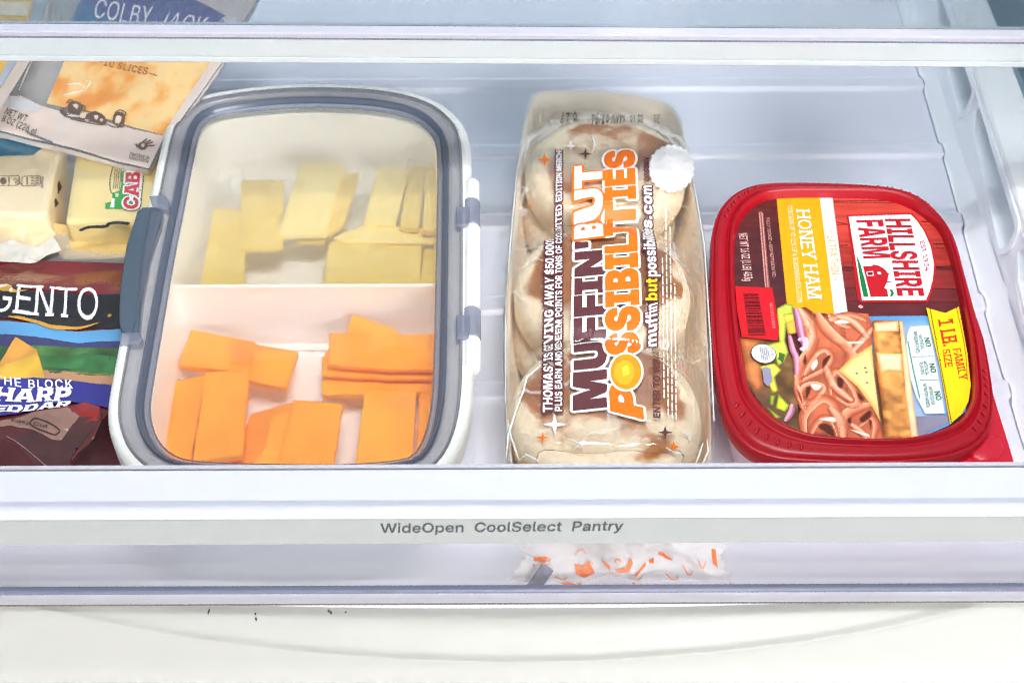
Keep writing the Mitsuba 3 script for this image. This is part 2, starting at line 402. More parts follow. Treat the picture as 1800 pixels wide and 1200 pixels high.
def skirt(idx, dz):
    a = top[idx]; b = a - [0, 0, dz]; n = len(a); k = np.arange(n - 1)
    return trimesh.Trimesh(np.vstack([a, b]), np.vstack([np.stack([k, k + 1, k + 1 + n], 1), np.stack([k, k + 1 + n, k + n], 1)]), process=False)
obj('pantry_drawer__floor_mat', cat_mesh([fl, skirt(i[:, -1], .005), skirt(i[:, 0], .005), skirt(i[0, :], .004)]), 'm_floor', 35)
obj('pantry_drawer__base_plate', rbox(-.50, .33, -.013, .56, -.0125, -.0055, .0015), 'm_floor')
for s in (1, -1):
    # ledge between the floor mat and the wall
    yy = np.linspace(-.012, .55, 120)
    rib = sum(smoothstep(r - .009, r - .006, yy) * (1 - smoothstep(r + .004, r + .008, yy)) for r in RIBS)
    ex = edge_x(yy) + .0009 + .0013 * rib + (LEFT if s < 0 else 0)
    prof = [(0.0, -.005), (0.0, .0002), (.0028, .0008), (.0085, .0075), (.0105, .0105)]
    rings = []
    v = np.array([[(s * (e + dx), y, dz + .0018 * b * (dx < .004)) for dx, dz in prof] for e, y, b in zip(ex, yy, rib)])
    n0, n1 = v.shape[:2]; k = np.arange(n0 * n1).reshape(n0, n1)
    f = np.vstack([np.stack([k[:-1, :-1], k[:-1, 1:], k[1:, 1:]], -1).reshape(-1, 3), np.stack([k[:-1, :-1], k[1:, 1:], k[1:, :-1]], -1).reshape(-1, 3)])
    obj('pantry_drawer__side_ledge', trimesh.Trimesh(v.reshape(-1, 3), f, process=False), 'm_side', 40)
    # wall with rounded wedge openings, in (y, z)
    wall = Polygon([(-.012, .004), (.56, .004), (.56, .0415), (-.012, .0415)])
    holes = []
    for c in (-.0555, .0765, .2085, .3405, .4725):
        holes.append(Polygon([(c, .0396), (c - .003, .026), (c + .004, .0165), (c + .060, .0205), (c + .104, .0245), (c + .117, .031), (c + .120, .0396)]).buffer(-.005).buffer(.005, quad_segs=5).intersection(box(-.008, 0, .555, 1)))
    holes = [h for h in holes if not h.is_empty]
    wm = prism(wall.difference(union_all(holes)), -.0022, .0022)
    v = wm.vertices.copy()
    wx = .2865 + .12 * v[:, 1] * 0.1 + (v[:, 1] - .0) * .14 * v[:, 1] * 0
    base = np.interp(v[:, 0], yy, ex) + .0116
    wm.vertices = np.column_stack([s * (base + v[:, 1] * .16 + v[:, 2]), v[:, 0], v[:, 1]])
    obj('pantry_drawer__side_wall', wm, 'm_side', 30)
    # frames around the openings
    for hpoly in holes:
        fr = prism(hpoly.buffer(.0028).difference(hpoly.buffer(-.0012)), -.0040, .013)
        v = fr.vertices.copy()
        fr.vertices = np.column_stack([s * (np.interp(v[:, 0], yy, ex) + .0116 + v[:, 1] * .16 + v[:, 2]), v[:, 0], v[:, 1]])
        obj('pantry_drawer__opening_frame', fr, 'm_side', 30)
    # rail on top
    pr = [(-.0030, .0412), (.0215, .0412), (.0230, .0425), (.0230, .0452), (.0218, .0466), (-.0018, .0466), (-.0030, .0452)]
    v = np.array([[(s * (np.interp(y, yy, ex) + .0116 + .0068 + dx), y, dz) for dx, dz in pr] for y in (-.012, .09, .18, .30, .42, .56)])
    n0, n1 = v.shape[:2]; k = np.arange(n0 * n1).reshape(n0, n1); kr = np.roll(k, -1, 1)
    f = np.vstack([np.stack([k[:-1], kr[:-1], kr[1:]], -1).reshape(-1, 3), np.stack([k[:-1], kr[1:], k[1:]], -1).reshape(-1, 3)])
    obj('pantry_drawer__side_rail', trimesh.Trimesh(v.reshape(-1, 3), f, process=False), 'm_white', 30)
obj('pantry_drawer__back_wall', along_x([(.550, .0), (.556, .0), (.566, .065), (.560, .067), (.556, .065)], -.47, .31), 'm_side', 30)
cap = [(0.0, H - .0012)] + arc(-.0012, H - .0012, .0012, 90, 90, 1) + [(-.0175, H + .0002)] + arc(-.0178, H - .0052, .0054, 88, 8, 9) + [(-.0224, H - .0072), (-.0190, H - .0076), (-.004, H - .0076), (-.004, .060), (-.0005, .060)]
obj('pantry_drawer__front_bar', along_x(cap, -.50, .335), 'm_cap', 25)
obj('pantry_drawer__inner_lip', along_x([(.0003, H - .004), (.0026, H - .004), (.0028, H - .0012), (.0016, H + .0006), (.0003, H - .0002)], -.50, .335), 'm_lipgrey', 40)
ZB = at_y(900, 956, -.0222)[2]
obj('pantry_drawer__trim_strip', along_x([(-.0222, H - .0079), (-.0222, ZB + .0006), (-.0216, ZB), (-.0042, ZB), (-.0042, H - .0079)], -.50, .335), 'm_trim', 25)
ink = Ink(Surf(y=-.0222), .00025)
ink.text('WideOpen  CoolSelect  Pantry', (669, 935.5), (1094, 931), (669, 919), (78, 82, 84), 1, 560, fine=.4)
ink.build('pantry_drawer__lettering', label='grey printed words on the drawer front strip')
# the clear front below the strip
ZL = at_y(900, 1036, -.0185)[2]; ZE = at_y(900, 1056, -.0185)[2]
pz = np.linspace(ZB - .0012, ZL + .001, 26)
obj('pantry_drawer__front_panel', along_x([(-.0176 - .0016 * math.sin((z - pz[-1]) / (pz[0] - pz[-1]) * math.pi) - .0005 * math.sin((z - pz[-1]) / (pz[0] - pz[-1]) * 13), z) for z in pz], -.50, .335, close=False), 'm_clear', True)
obj('pantry_drawer__panel_edge', along_x([(-.0205, ZB - .0015), (-.0205, ZB - .0002), (-.012, ZB - .0002), (-.012, ZB - .0015)], -.50, .335), 'm_line')
obj('pantry_drawer__panel_edge', along_x([(-.0200, ZL - .0006), (-.0200, ZL + .0005), (-.0188, ZL + .0008), (-.016, ZL + .0005), (-.016, ZL - .0006)], -.50, .335), 'm_line')
obj('pantry_drawer__panel_foot', along_x([(-.0192, ZL - .0012), (-.0202, ZL - .003), (-.0200, ZE + .001), (-.0186, ZE)], -.50, .335, close=False), 'm_rimclear', True)
obj('pantry_drawer__gap_shade', along_x([(-.0196, ZE - .0012), (-.0196, ZE - .0001), (-.015, ZE - .0001), (-.015, ZE - .0012)], -.50, .335), 'm_gap_shade')  # brown strip painted in for the shadow gap below the foot
tag('pantry_drawer', 'wide white fridge drawer with see-through front holding the food', 'drawer')

# glass shelf above the back of the drawer
ZS = .160; YS = at(900, 58, ZS)[1] ; YAW = -.0175
yt = at(900, 69, ZS)[1]
def hz(py):  return at_y(900, py, yt)[2]
z1, z2, z3 = hz(73), hz(103), hz(113)
obj('glass_shelf__front_trim', along_x([(yt, z1)] + [(yt - .0002, z2 + .001), (yt + .0006, z2 + .0004), (yt + .0006, z2), (yt - .0006, z2 - .0004), (yt - .0008, z3 + .001), (yt, z3), (yt + .016, z3), (yt + .016, z1)], -.51, .371, yaw=YAW), 'm_shelftrim', 25)
obj('glass_shelf__trim_line', along_x([(yt + .0004, z1 + .0002), (yt + .0004, z1 + .0012), (yt + .012, z1 + .0012), (yt + .012, z1 + .0002)], -.51, .371, yaw=YAW), 'm_line')
yg = at(900, 48, z1 + .004)[1]
obj('glass_shelf__glass_edge', along_x([(yt + .0002, z1 + .0013), (yt + .0002, z1 + .0034), (yt + .0008, z1 + .0042), (yg, z1 + .0042), (yg, z1 + .0013)], -.51, .371, yaw=YAW), 'm_rimclear')
obj('glass_shelf__glass_pane', along_x([(yg + .0001, z1 + .0041), (.592, z1 + .0041)], -.508, .369, close=False, yaw=YAW), 'm_shelfglass')
tag('glass_shelf', 'clear glass shelf with white front trim above the drawer', 'shelf')
ZT = z1 + .0043

# freezer door with its scooped handle pocket
A0, DIR, NRM = np.array([-.0150, ZE - .004]), np.array([-math.cos(math.radians(38)), -math.sin(math.radians(38))]), np.array([-math.sin(math.radians(38)), math.cos(math.radians(38))])
xs = np.linspace(-.40, .40, 161); ss = np.concatenate([np.linspace(-.006, .06, 90), np.linspace(.064, .14, 12)])
def s_of(px, py):
    d = ray(px, py); nn = np.array([0, *NRM]); p0 = np.array([0, *A0])
    p = CAM + d * ((p0 - CAM) @ nn) / (d @ nn); return p[0], (p[1:] - A0) @ DIR
apx = np.array([s_of(x, y) for x, y in ((60, 1066), (180, 1092), (350, 1122), (520, 1143), (700, 1157), (880, 1163), (1060, 1160), (1250, 1146), (1420, 1126), (1580, 1098), (1700, 1068))])
XX, SS = np.meshgrid(xs, ss)
arcs = np.interp(XX, apx[:, 0], apx[:, 1], left=-.01, right=-.01)
from numpy import exp
w_ = np.clip(arcs - SS, 0, None)
depth = .0030 * (1 - exp(-w_ / .0030)) + 13.0 * w_ ** 2
rnd = np.clip(SS - .062, 0, None) ** 2 * 9
P = np.stack([XX, A0[0] + DIR[0] * SS - NRM[0] * (depth + rnd), A0[1] + DIR[1] * SS - NRM[1] * (depth + rnd)], -1)
i = np.arange(XX.size).reshape(XX.shape)
f = np.vstack([np.stack([i[:-1, :-1], i[:-1, 1:], i[1:, 1:]], -1).reshape(-1, 3), np.stack([i[:-1, :-1], i[1:, 1:], i[1:, :-1]], -1).reshape(-1, 3)])
obj('freezer_door__door_panel', trimesh.Trimesh(P.reshape(-1, 3), f, process=False), 'm_door', True)
def on_door(px, py):
    x, s = s_of(px, py); w = max(float(np.interp(x, apx[:, 0], apx[:, 1])) - s, 0)
    d = .0030 * (1 - math.exp(-w / .0030)) + 13.0 * w ** 2 - .0003
    return np.array([x, A0[0] + DIR[0] * s - NRM[0] * d, A0[1] + DIR[1] * s - NRM[1] * d])
for px, py, dx, dy in ((364, 1072, -2, 8), (445, 1079, 1, 3), (446, 1087, 2, 5), (573, 1078, 2, -4), (578, 1077, 1, 5), (604, 1078, 1, 1)):
    obj('freezer_door__scuff_mark', tube([on_door(px, py), on_door(px + dx / 2, py + dy / 2 + .4), on_door(px + dx, py + dy)], [.0003, .0005, .0002], 5), mat('m_scuff', (60, 58, 55), .7))
tag('freezer_door', 'glossy white freezer door with scooped handle pocket below the drawer', 'door')
# ------------------------------------------------------------------ the divided container with cheese slices
ZC = 0.062
RING = outline([(276, 346), (290, 280), (303, 228), (321, 198), (355, 177), (417, 164), (525, 155), (633, 157), (705, 166), (760, 184), (796, 213), (810, 240), (815, 285), (816, 400), (816, 560),
                (815, 660), (811, 715), (800, 765), (778, 808), (735, 838), (620, 852), (450, 852), (320, 846), (262, 828), (226, 795), (208, 752), (205, 712), (212, 665), (228, 580), (252, 456)], ZC, 6)
CN = np.array(RING.centroid.coords[0])
def rg(d, z, n=200): return lift(ring(RING.buffer(d, quad_segs=12), n, CN), z)
# white outer frame of the lid, open where the clip and the hinges sit
fr = loft([rg(-.0010, ZC - .003), rg(-.0008, ZC + .0008), rg(.0012, ZC + .0014), rg(.0034, ZC + .0004), rg(.0046, ZC - .0025), rg(.0046, ZC - .012), rg(.0020, ZC - .013)])
obj('storage_container__lid_frame', fr, 'm_rim', 50)
obj('storage_container__lid_ring', loft([rg(-.0012, ZC - .002), rg(-.0012, ZC + .0004), rg(-.0024, ZC + .0018), rg(-.0046, ZC + .0024), rg(-.0066, ZC + .0016), rg(-.0078, ZC + .0002), rg(-.0088, ZC - .0008)]), 'm_ringclear', 60)
obj('storage_container__ring_edge', loft([rg(-.0011, ZC + .0003), rg(-.0012, ZC + .0011), rg(-.0019, ZC + .0018), rg(-.0022, ZC + .0012)]), 'm_ring', 60)
obj('storage_container__ring_underlay', loft([rg(-.0012, ZC - .0022), rg(-.0088, ZC - .0022)]), 'm_tray')
obj('storage_container__gasket', loft([rg(-.0088, ZC - .0008), rg(-.0096, ZC + .0004), rg(-.0108, ZC + .0002), rg(-.0118, ZC - .0022), rg(-.0124, ZC - .0030)]), 'm_slate', 60)
obj('storage_container__window_bevel', loft([rg(-.0124, ZC - .0030), rg(-.0130, ZC - .0022), rg(-.0140, ZC - .0026), rg(-.0150, ZC - .0042)]), 'm_lug', 60)
obj('storage_container__bevel_line', loft([rg(-.0150, ZC - .0042), rg(-.0153, ZC - .0036), rg(-.0157, ZC - .0042)]), 'm_ring', 60)
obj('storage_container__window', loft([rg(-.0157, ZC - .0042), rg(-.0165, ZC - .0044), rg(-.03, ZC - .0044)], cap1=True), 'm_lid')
obj('storage_container__window_gloss', loft([rg(-.0158, ZC - .0038), rg(-.03, ZC - .0038)], cap1=True), 'm_clear')
obj('storage_container__body', loft([rg(.0, ZC - .0135), rg(-.003, ZC - .03), rg(-.010, .012), rg(-.018, .0075), rg(-.024, .0075)], cap1=True), 'm_body', 50)
def inn(d, z): return lift(ring(RING.buffer(-.0135 + d, quad_segs=12), 200, CN), z)
obj('storage_container__tray', loft([rg(-.0030, ZC - .0130), inn(-.001, ZC - .0085), inn(-.002, ZC - .010), inn(-.004, .022), inn(-.007, .0145), inn(-.014, .0095), inn(-.03, .0085)], cap1=True), 'm_tray', 60)
yd = at(560, 503, ZC - .012)[1]
dvl, dvr = at(262, 503, ZC - .012)[0], at(797, 503, ZC - .012)[0]
dm = along_x([(yd - .0010, ZC - .0128)] + arc(yd, ZC - .0120, .0011, 180, 0, 7) + [(yd + .0016, .020), (yd + .006, .0105), (yd + .010, .0092), (yd - .010, .0092), (yd - .006, .0105), (yd - .0016, .020)], dvl, dvr)
obj('storage_container__divider', dm, 'm_tray', 35)
# clip on the left
def slab(pxs, z1, z0, n=0, r=.0015):
    p = np.array([at(*q, z1)[:2] for q in pxs]); g = Polygon(catmull(p, n) if n else p).buffer(0)
    a = prism(g.buffer(-.0010), z0, z1); b = prism(g, z0, z1 - .0009)
    import manifold3d as m3
    g1, g2 = (lift(ring(x, 96), z) for x, z in ((g.buffer(-.0009), z1), (g, z1 - .0009)))
    return loft([lift(g2[:, :2], z0), g2, g1], True, True)
obj('storage_container__clip', slab([(243, 364), (268, 362), (287, 370), (286, 378), (262, 450), (248, 530), (243, 583), (212, 586), (208, 560), (211, 500), (222, 430)], ZC + .0034, ZC - .022), 'm_clip', 35)
obj('storage_container__clip_face', slab([(264, 366), (286, 372), (262, 450), (247, 530), (243, 580), (238, 580), (243, 500), (252, 430)], ZC + .0046, ZC + .0030), 'm_slate', 35)
for q in ([(262, 343), (290, 342), (297, 352), (294, 366), (268, 362)], [(212, 584), (245, 582), (250, 594), (243, 603), (210, 604)]):
    obj('storage_container__clip_lug', slab(q, ZC + .0030, ZC - .010), 'm_lug', 35)
# hinge on the right
def barrel(px, y0, y1, r, m, key, dx=0, zz=ZC - .002):
    a, b = at(px, y0, zz), at(px, y1, zz)
    d = (b - a) / np.linalg.norm(b - a); e = .0012
    obj(key, tube([a, a + d * e * .3, a + d * e, b - d * e, b - d * e * .3, b], [r * .55, r * .85, r, r, r * .85, r * .55], 20), m, 40)
barrel(829, 322, 357, .0046, 'm_rim', 'storage_container__hinge_end')
barrel(829, 356, 402, .0049, 'm_lug', 'storage_container__hinge_knuckle')
barrel(829, 400, 548, .0047, 'm_rim', 'storage_container__hinge_bar')
barrel(829, 546, 600, .0049, 'm_lug', 'storage_container__hinge_knuckle')
barrel(829, 597, 652, .0047, 'm_rim', 'storage_container__hinge_end')
for y0, y1 in ((362, 396), (552, 594)):
    obj('storage_container__hinge_plate', slab([(801, y0), (826, y0), (826, y1), (801, y1)], ZC + .0030, ZC - .001), 'm_lug', 35)
tag('storage_container', 'divided food container with white rim and grey clip lid holding cheese slices', 'food container')

def slice_(pxs, z, th, m, label, tilt=(0, 0), group=None, key='cheese_slice', bow=0.0):
    p = np.array([at(*q, z)[:2] for q in pxs]); g = Polygon(p).buffer(-.0009).buffer(.0009, quad_segs=3)
    c = np.array(g.centroid.coords[0])
    def zz(v): return (v[:, 0] - c[0]) * tilt[0] + (v[:, 1] - c[1]) * tilt[1] + fb(v[:, 0], v[:, 1], 60, 7) * .0012 + bow * ((v[:, 0] - c[0]) / .03) ** 2
    rs = []
    th = th * .78
    e = np.array(g.exterior.segmentize(.0022).coords)[:-1]; e = e + np.column_stack([fb(e[:, 0], e[:, 1], 260, 3), fb(e[:, 0], e[:, 1], 260, 4)]) * .0014
    inset = np.array(g.exterior.coords)
    def shrink(k): return c + (e - c) * k
    k1 = 1 - .0006 / .02
    for xy, z0 in ((shrink(k1), z - th), (e, z - th + .0006), (e, z - .0005), (shrink(k1), z), (shrink(.5), z)):
        rs.append(np.column_stack([xy, z0 + zz(xy)]))
    return obj(key, loft(rs, True, True), m, 50, label, 'cheese slice', group)
OR, PA = 'm_cheddar', 'm_pale'
CNT = [0]
def so(q, z, th, lab, **k): CNT[0] += 1; slice_(q, z, th, k.pop('m', (OR, 'm_cheddar_light', OR)[CNT[0] % 3]), lab, group='orange cheese slices in the front compartment', **k)
def sp(q, z, th, lab, **k): CNT[0] += 1; slice_(q, z, th, (PA, 'm_pale_warm', 'm_pale_light')[CNT[0] % 3], lab, group='pale cheese slices in the back compartment', **k)
so([(620, 551), (700, 582), (690, 600), (606, 594)], .033, .005, 'orange cheese slice corner poking out behind the wide stack')
so([(336, 579), (448, 601), (436, 655), (312, 640)], .030, .006, 'leftmost orange slice lying crosswise near the divider', tilt=(0, .03))
so([(404, 596), (524, 618), (503, 683), (420, 664)], .0262, .006, 'orange slice lying crosswise with its right end free in the middle', tilt=(.02, 0))
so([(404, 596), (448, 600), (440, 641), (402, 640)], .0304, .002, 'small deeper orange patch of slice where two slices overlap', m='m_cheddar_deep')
so([(287, 673), (362, 656), (332, 830), (254, 830)], .026, .005, 'orange slice at the front left corner of the container', tilt=(0, -.02))
so([(361, 654), (438, 652), (426, 798), (338, 808)], .0335, .006, 'orange slice leaning on the front left slice', tilt=(0, .03))
so([(442, 727), (514, 704), (482, 770), (452, 812), (430, 835), (392, 835), (420, 790)], .0235, .006, 'orange slice fanned out left of the front middle pair', tilt=(-.10, 0), m='m_cheddar_deep')
so([(478, 735), (522, 712), (496, 800), (486, 835), (438, 835), (466, 790)], .0250, .004, 'narrow orange slice tucked between the fan and the front middle slice', tilt=(-.22, 0), m='m_cheddar_light')
so([(515, 703), (602, 709), (583, 835), (484, 835)], .031, .006, 'front middle orange slice with clean cut corners', tilt=(0, .02))
so([(566, 627), (640, 622), (772, 650), (772, 690), (700, 690), (566, 695)], .0245, .006, 'lowest wide orange slice of the right hand stack', bow=.0005)
so([(572, 617), (774, 622), (774, 668), (566, 660)], .029, .0035, 'second wide orange slice from the bottom of the right hand stack', bow=.0007)
so([(580, 586), (777, 588), (774, 652), (576, 642)], .0345, .0045, 'top wide orange slice of the right hand stack', bow=.0010)
so([(642, 682), (731, 686), (724, 835), (622, 835)], .027, .005, 'orange slice standing apart at the front right')
so([(738, 681), (780, 684), (778, 835), (730, 835)], .024, .005, 'orange slice against the front right wall of the container')
sp([(376, 367), (434, 371), (427, 512), (350, 512)], .029, .005, 'leftmost pale cheese slice in the back compartment', tilt=(0, .02))
sp([(424, 318), (498, 318), (496, 434), (424, 436)], .0325, .005, 'pale slice second from the left behind the divider', tilt=(0, .03))
sp([(530, 289), (606, 290), (572, 408), (487, 408)], .036, .006, 'broad pale slice standing out in the middle of the back compartment', tilt=(0, .05))
sp([(524, 395), (575, 397), (570, 426), (520, 424)], .028, .004, 'short pale slice end below the broad middle slice')
sp([(604, 304), (632, 306), (604, 392), (574, 412)], .032, .006, 'narrow pale slice right of the broad middle slice', tilt=(.1, .03))
sp([(664, 294), (722, 300), (694, 393), (639, 391)], .034, .005, 'pale slice left of the upright sticks', tilt=(0, .04))
sp([(722, 293), (748, 294), (736, 400), (702, 396)], .036, .006, 'pale cheese stick beside the back right corner', tilt=(.06, .02))
sp([(752, 288), (783, 290), (776, 404), (742, 402)], .038, .006, 'rightmost pale cheese stick against the container wall', tilt=(.06, .02))
sp([(584, 416), (640, 394), (784, 404), (784, 428), (600, 424)], .030, .003, 'thin pale slice lying across the right slices', tilt=(.02, .0))
sp([(577, 424), (742, 430), (737, 512), (566, 512)], .0275, .006, 'large pale slice nearest the divider on the right')
sp([(745, 434), (784, 440), (778, 512), (738, 512)], .025, .006, 'small pale slice in the right corner by the divider', tilt=(.05, 0))

# ------------------------------------------------------------------ muffins in their tray and film
ZM = 0.0565
MC = [at(1066, 286, .056)[:2], at(1060, 494, .056)[:2], at(1065, 712, .056)[:2]]
MR = .0480
MF_A, MF_B, MF_C = lin((232, 213, 182)).tolist(), lin((172, 112, 64)).tolist(), lin((136, 82, 46)).tolist()
MF_AT = [tuple(map(float, c)) for c in MC]
def muffin_col(p, n, uv):
    d = mi.Float(9.0)
    for cx, cy in MF_AT: d = dr.minimum(d, dr.sqrt(dr.square(p.x - cx) + dr.square(p.y - cy)))
    r = d / MR
    up = mikit.smoothstep(.75, .97, n.z)
    q = mikit.fbm(p.x * 42 + 3, p.y * 42, p.z * 20, 4)
    t = mikit.smoothstep(.39, .55, q + .06 * mikit.smoothstep(.1, .6, r) - .26 * mikit.smoothstep(.70, .92, r)) * up
    g = mikit.fbm(p.x * 400, p.y * 400, p.z * 400, 2)
    col = mikit.mix(MF_A, MF_B, t)
    col = mikit.mix(col, MF_C, mikit.smoothstep(.48, .70, q) * up * mikit.smoothstep(.95, .75, r) * .6)
    return col * (.86 + .26 * g)
mat('m_muffin', mikit.proc(muffin_col), .85, .15)
def muffin(c, z0, rad, h, seed):
    n, prof = 72, [(0, 0), (.6, 0), (.88, .02), (.96, .12), (1.0, .32), (1.0, .66), (.965, .86), (.90, .96), (.80, .995), (.6, 1), (.45, 1), (.3, 1), (.15, 1)]
    th = np.arange(n) * 2 * np.pi / n; rs = []
    for r, z in prof[1:]:
        rr = r * rad * (1 + .022 * fb(np.cos(th) * 1.3, np.sin(th) * 1.3, 1.0, seed))
        x, y = c[0] + rr * np.cos(th), c[1] + rr * np.sin(th)
        zz = z0 + z * h + (fb(x, y, 55, seed) * .0030 + fb(x, y, 240, seed + 1) * .0008) * (z > .3) + fb(x, y, 300, seed + 2) * .0005
        rs.append(np.column_stack([x, y, zz]))
    return loft(rs, True, True)
for k, (c, lab) in enumerate(zip(MC, ('flour dusted muffin with toasted top at the far end of the tray', 'flour dusted muffin in the middle of the tray under the lettering', 'flour dusted muffin at the near end of the tray'))):
    obj('english_muffin', muffin(c, .0265, MR, .0292, k * 7 + 1), 'm_muffin', 70, lab, 'muffin', 'top row of muffins in the tray')
for k, (c, lab) in enumerate(zip(MC, ('lower muffin peeking out under the far muffin', 'lower muffin peeking out under the middle muffin', 'lower muffin under the near muffin'))):
    obj('english_muffin', muffin(np.array(c) + [(-.003, -.0030, .002)[k], (-.006, -.006, -.002)[k]], .0035, MR * .97, .0232, k * 7 + 31), 'm_muffin', 70, lab, 'muffin', 'bottom row of muffins in the tray')
TRAY = outline([(928, 190), (944, 163), (1000, 160), (1070, 162), (1140, 172), (1176, 184), (1196, 214), (1214, 300), (1236, 430), (1246, 600), (1252, 740), (1248, 822), (1220, 838), (1070, 842), (930, 838), (897, 822), (891, 740), (889, 560), (898, 430), (910, 300)], .046, 6)
TC = np.array(TRAY.centroid.coords[0])
def tr(d, z): return lift(ring(TRAY.buffer(d, quad_segs=8), 200, TC), z)
obj('muffin_tray', loft([tr(-.006, .001), tr(-.0015, .030), tr(-.0006, .0455), tr(-.0012, .0462), tr(-.0018, .0455), tr(-.0032, .026), tr(-.008, .0028), tr(-.02, .0024)], cap1=True), 'm_card', 40,
    'pale cardboard tray holding six muffins', 'tray')
def film_z(X, Y):
    d = np.min([np.hypot(X - c[0], Y - c[1]) for c in MC], 0)
    z = .0474 + .0104 * smoothstep(MR + .013, MR - .012, d)
    z = z + fb(X, Y, 26, 3) * .0020 + fb(X, Y, 75, 4) * .0006
    side = np.clip(smoothstep(.030, .044, np.abs(X - (TC[0] + .0012))) + smoothstep(.118, .140, np.abs(Y - .150) + fb(X, Y, 45, 18) * .05), 0, 1)
    z = z + (fb(X, Y, 60, 27) * .0060 + fb(X, Y, 150, 28) * .0030) * smoothstep(.062, .030, Y)
    return z + side * ((.5 - np.abs(fb(X * 1.0, Y * .45, 120, 15, 2))) ** 2 * .0060 + fb(X, Y, 200, 16) * .0022)
fx = ring(TRAY.buffer(.0014), 420, TC)
rs = [lift(fx + (fx - TC) * .006, .006), lift(fx + (fx - TC) * .010, .024), lift(fx + (fx - TC) * .006, .040), lift(fx, .0468)]
edge_z = .0468
for k in np.concatenate([np.linspace(.985, .62, 90), np.linspace(.61, .01, 60)]):
    xy = TC + (fx - TC) * k
    w = smoothstep(1.0, .90, k)
    rs.append(np.column_stack([xy, edge_z * (1 - w) + film_z(xy[:, 0], xy[:, 1]) * w]))
rs = [r + np.column_stack([0 * r[:, 0], 0 * r[:, 0], np.zeros(len(r))]) for r in rs]
for k in range(3):   # loose sides ripple
    a = np.arange(420) * 2 * np.pi / 420
    off = fb(np.cos(a) * 9, np.sin(a) * 9, 1.0, 12 + k) * .0042
    dirn = (fx - TC) / np.linalg.norm(fx - TC, axis=1)[:, None]
    rs[k][:, :2] += dirn * off[:, None]
obj('muffin_wrapper__film', loft(rs, cap1=True), 'm_film', True)
obj('muffin_wrapper__painted_glare', loft([r + [0, 0, .0002] for r in rs[4:]], cap1=True), 'm_glare_streak', True)  # extra sheet carrying the painted film glare
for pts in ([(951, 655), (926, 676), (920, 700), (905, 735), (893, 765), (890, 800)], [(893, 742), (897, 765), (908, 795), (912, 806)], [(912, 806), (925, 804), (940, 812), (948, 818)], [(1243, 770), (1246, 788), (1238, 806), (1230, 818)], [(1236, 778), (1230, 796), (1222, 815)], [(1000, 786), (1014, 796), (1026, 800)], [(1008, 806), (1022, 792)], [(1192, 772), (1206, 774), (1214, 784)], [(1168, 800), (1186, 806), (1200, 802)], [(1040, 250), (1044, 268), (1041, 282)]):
    obj('muffin_wrapper__crease_glint', tube([[*at(x, y, .0525)[:2], float(film_z(*[np.array([w]) for w in at(x, y, .0525)[:2]])[0]) + .0006 + .0004 * (i % 2)] for i, (x, y) in enumerate(pts)], [.0002] + [.00055] * (len(pts) - 2) + [.0002], 6), 'm_rim', 40)  # white tubes stand in for the highlights along the film creases
for side in ([(926, 200), (909, 300), (897, 430), (889, 560), (889, 700), (893, 760)], [(1200, 220), (1216, 300), (1238, 430), (1249, 600), (1255, 740)]):
    obj('muffin_wrapper__film_edge', tube([at(x, y, .0472) for x, y in side], .00042, 6), 'm_rim', 40)
# lettering on the film
WH, MA, ORG, YE = (246, 243, 240), (96, 50, 54), (242, 116, 10), (252, 205, 20)
ink = Ink(Surf(z=.055, zf=film_z, base=.0004), .00022, sub=.003)
ink.text("THOMAS' IS GIVING AWAY $50,000!", (971, 726), (974, 422), (954, 726), WH, 1, 850, .0010, MA)
ink.text('PLUS EARN AND REDEEM POINTS FOR TONS OF COOL LIMITED EDITION MERCH!', (988, 725), (988, 266), (975, 725), WH, 3, 800, .0008, MA)
ink.build('muffin_wrapper__small_lettering', label='white small words with dark edge on the muffin film')
ink = Ink(Surf(z=.055, zf=film_z, base=.0004), .00022, sub=.003)
ink.text("MUFFIN'", (1066, 716), (1062, 424), (1009, 722), MA, 1, 900, .0015, WH, heavy=.0004)
ink.text('BUT', (1059, 418), (1057, 292), (1010, 424), WH, 5, 900, .0014, ORG, heavy=.0004)
ink.text('P', (1130, 738), (1126, 686), (1074, 724), ORG, 3, 900, .0013, WH, heavy=.0005)
ink.text('SSIBILITIES', (1125, 622), (1114, 266), (1066, 628), ORG, 3, 900, .0013, WH, heavy=.0005)
ink.disc(1100, 657, 31, WH, 5, 35); ink.disc(1100, 657, 27, (240, 150, 20), 6, 31)
ink.disc(1097, 659, 18, (250, 176, 30), 7, 22); ink.px([(1092, 650), (1103, 646), (1107, 662), (1095, 667)], (255, 216, 60), 8)
ink.build('muffin_wrapper__title_lettering', label='large brown and orange words running up the muffin film')
ink = Ink(Surf(z=.055, zf=film_z, base=.0004), .00022, sub=.003)
ink.text('ENTER TO WIN AT', (1161, 736), (1158, 616), (1148, 735), MA, 1, 780)
ink.text('muffin', (1154, 610), (1155, 533), (1134, 610), WH, 1, 850, .0009, MA)
ink.text('but', (1155, 531), (1155, 492), (1134, 531), YE, 3, 850, .0009, MA)
ink.text('possibilities.com', (1155, 490), (1145, 330), (1134, 490), WH, 5, 850, .0009, MA)
for k, (x, a, b) in enumerate(((1166, 700, 455), (1173, 730, 368), (1180, 735, 400), (1187, 738, 500))):
    y = a
    while y > b:
        l = RNG.uniform(5, 16); ink.line([(x + (600 - y) * -.012, y), (x + (600 - y + l) * -.012, max(y - l, b))], .0007, (236, 230, 220), 1, smooth=0); y -= l + 4
ink.build('muffin_wrapper__web_lettering', label='web address and tiny print up the right of the film')
ink = Ink(Surf(z=.055, zf=film_z, base=.0004), .00022, sub=.003)
n = 22
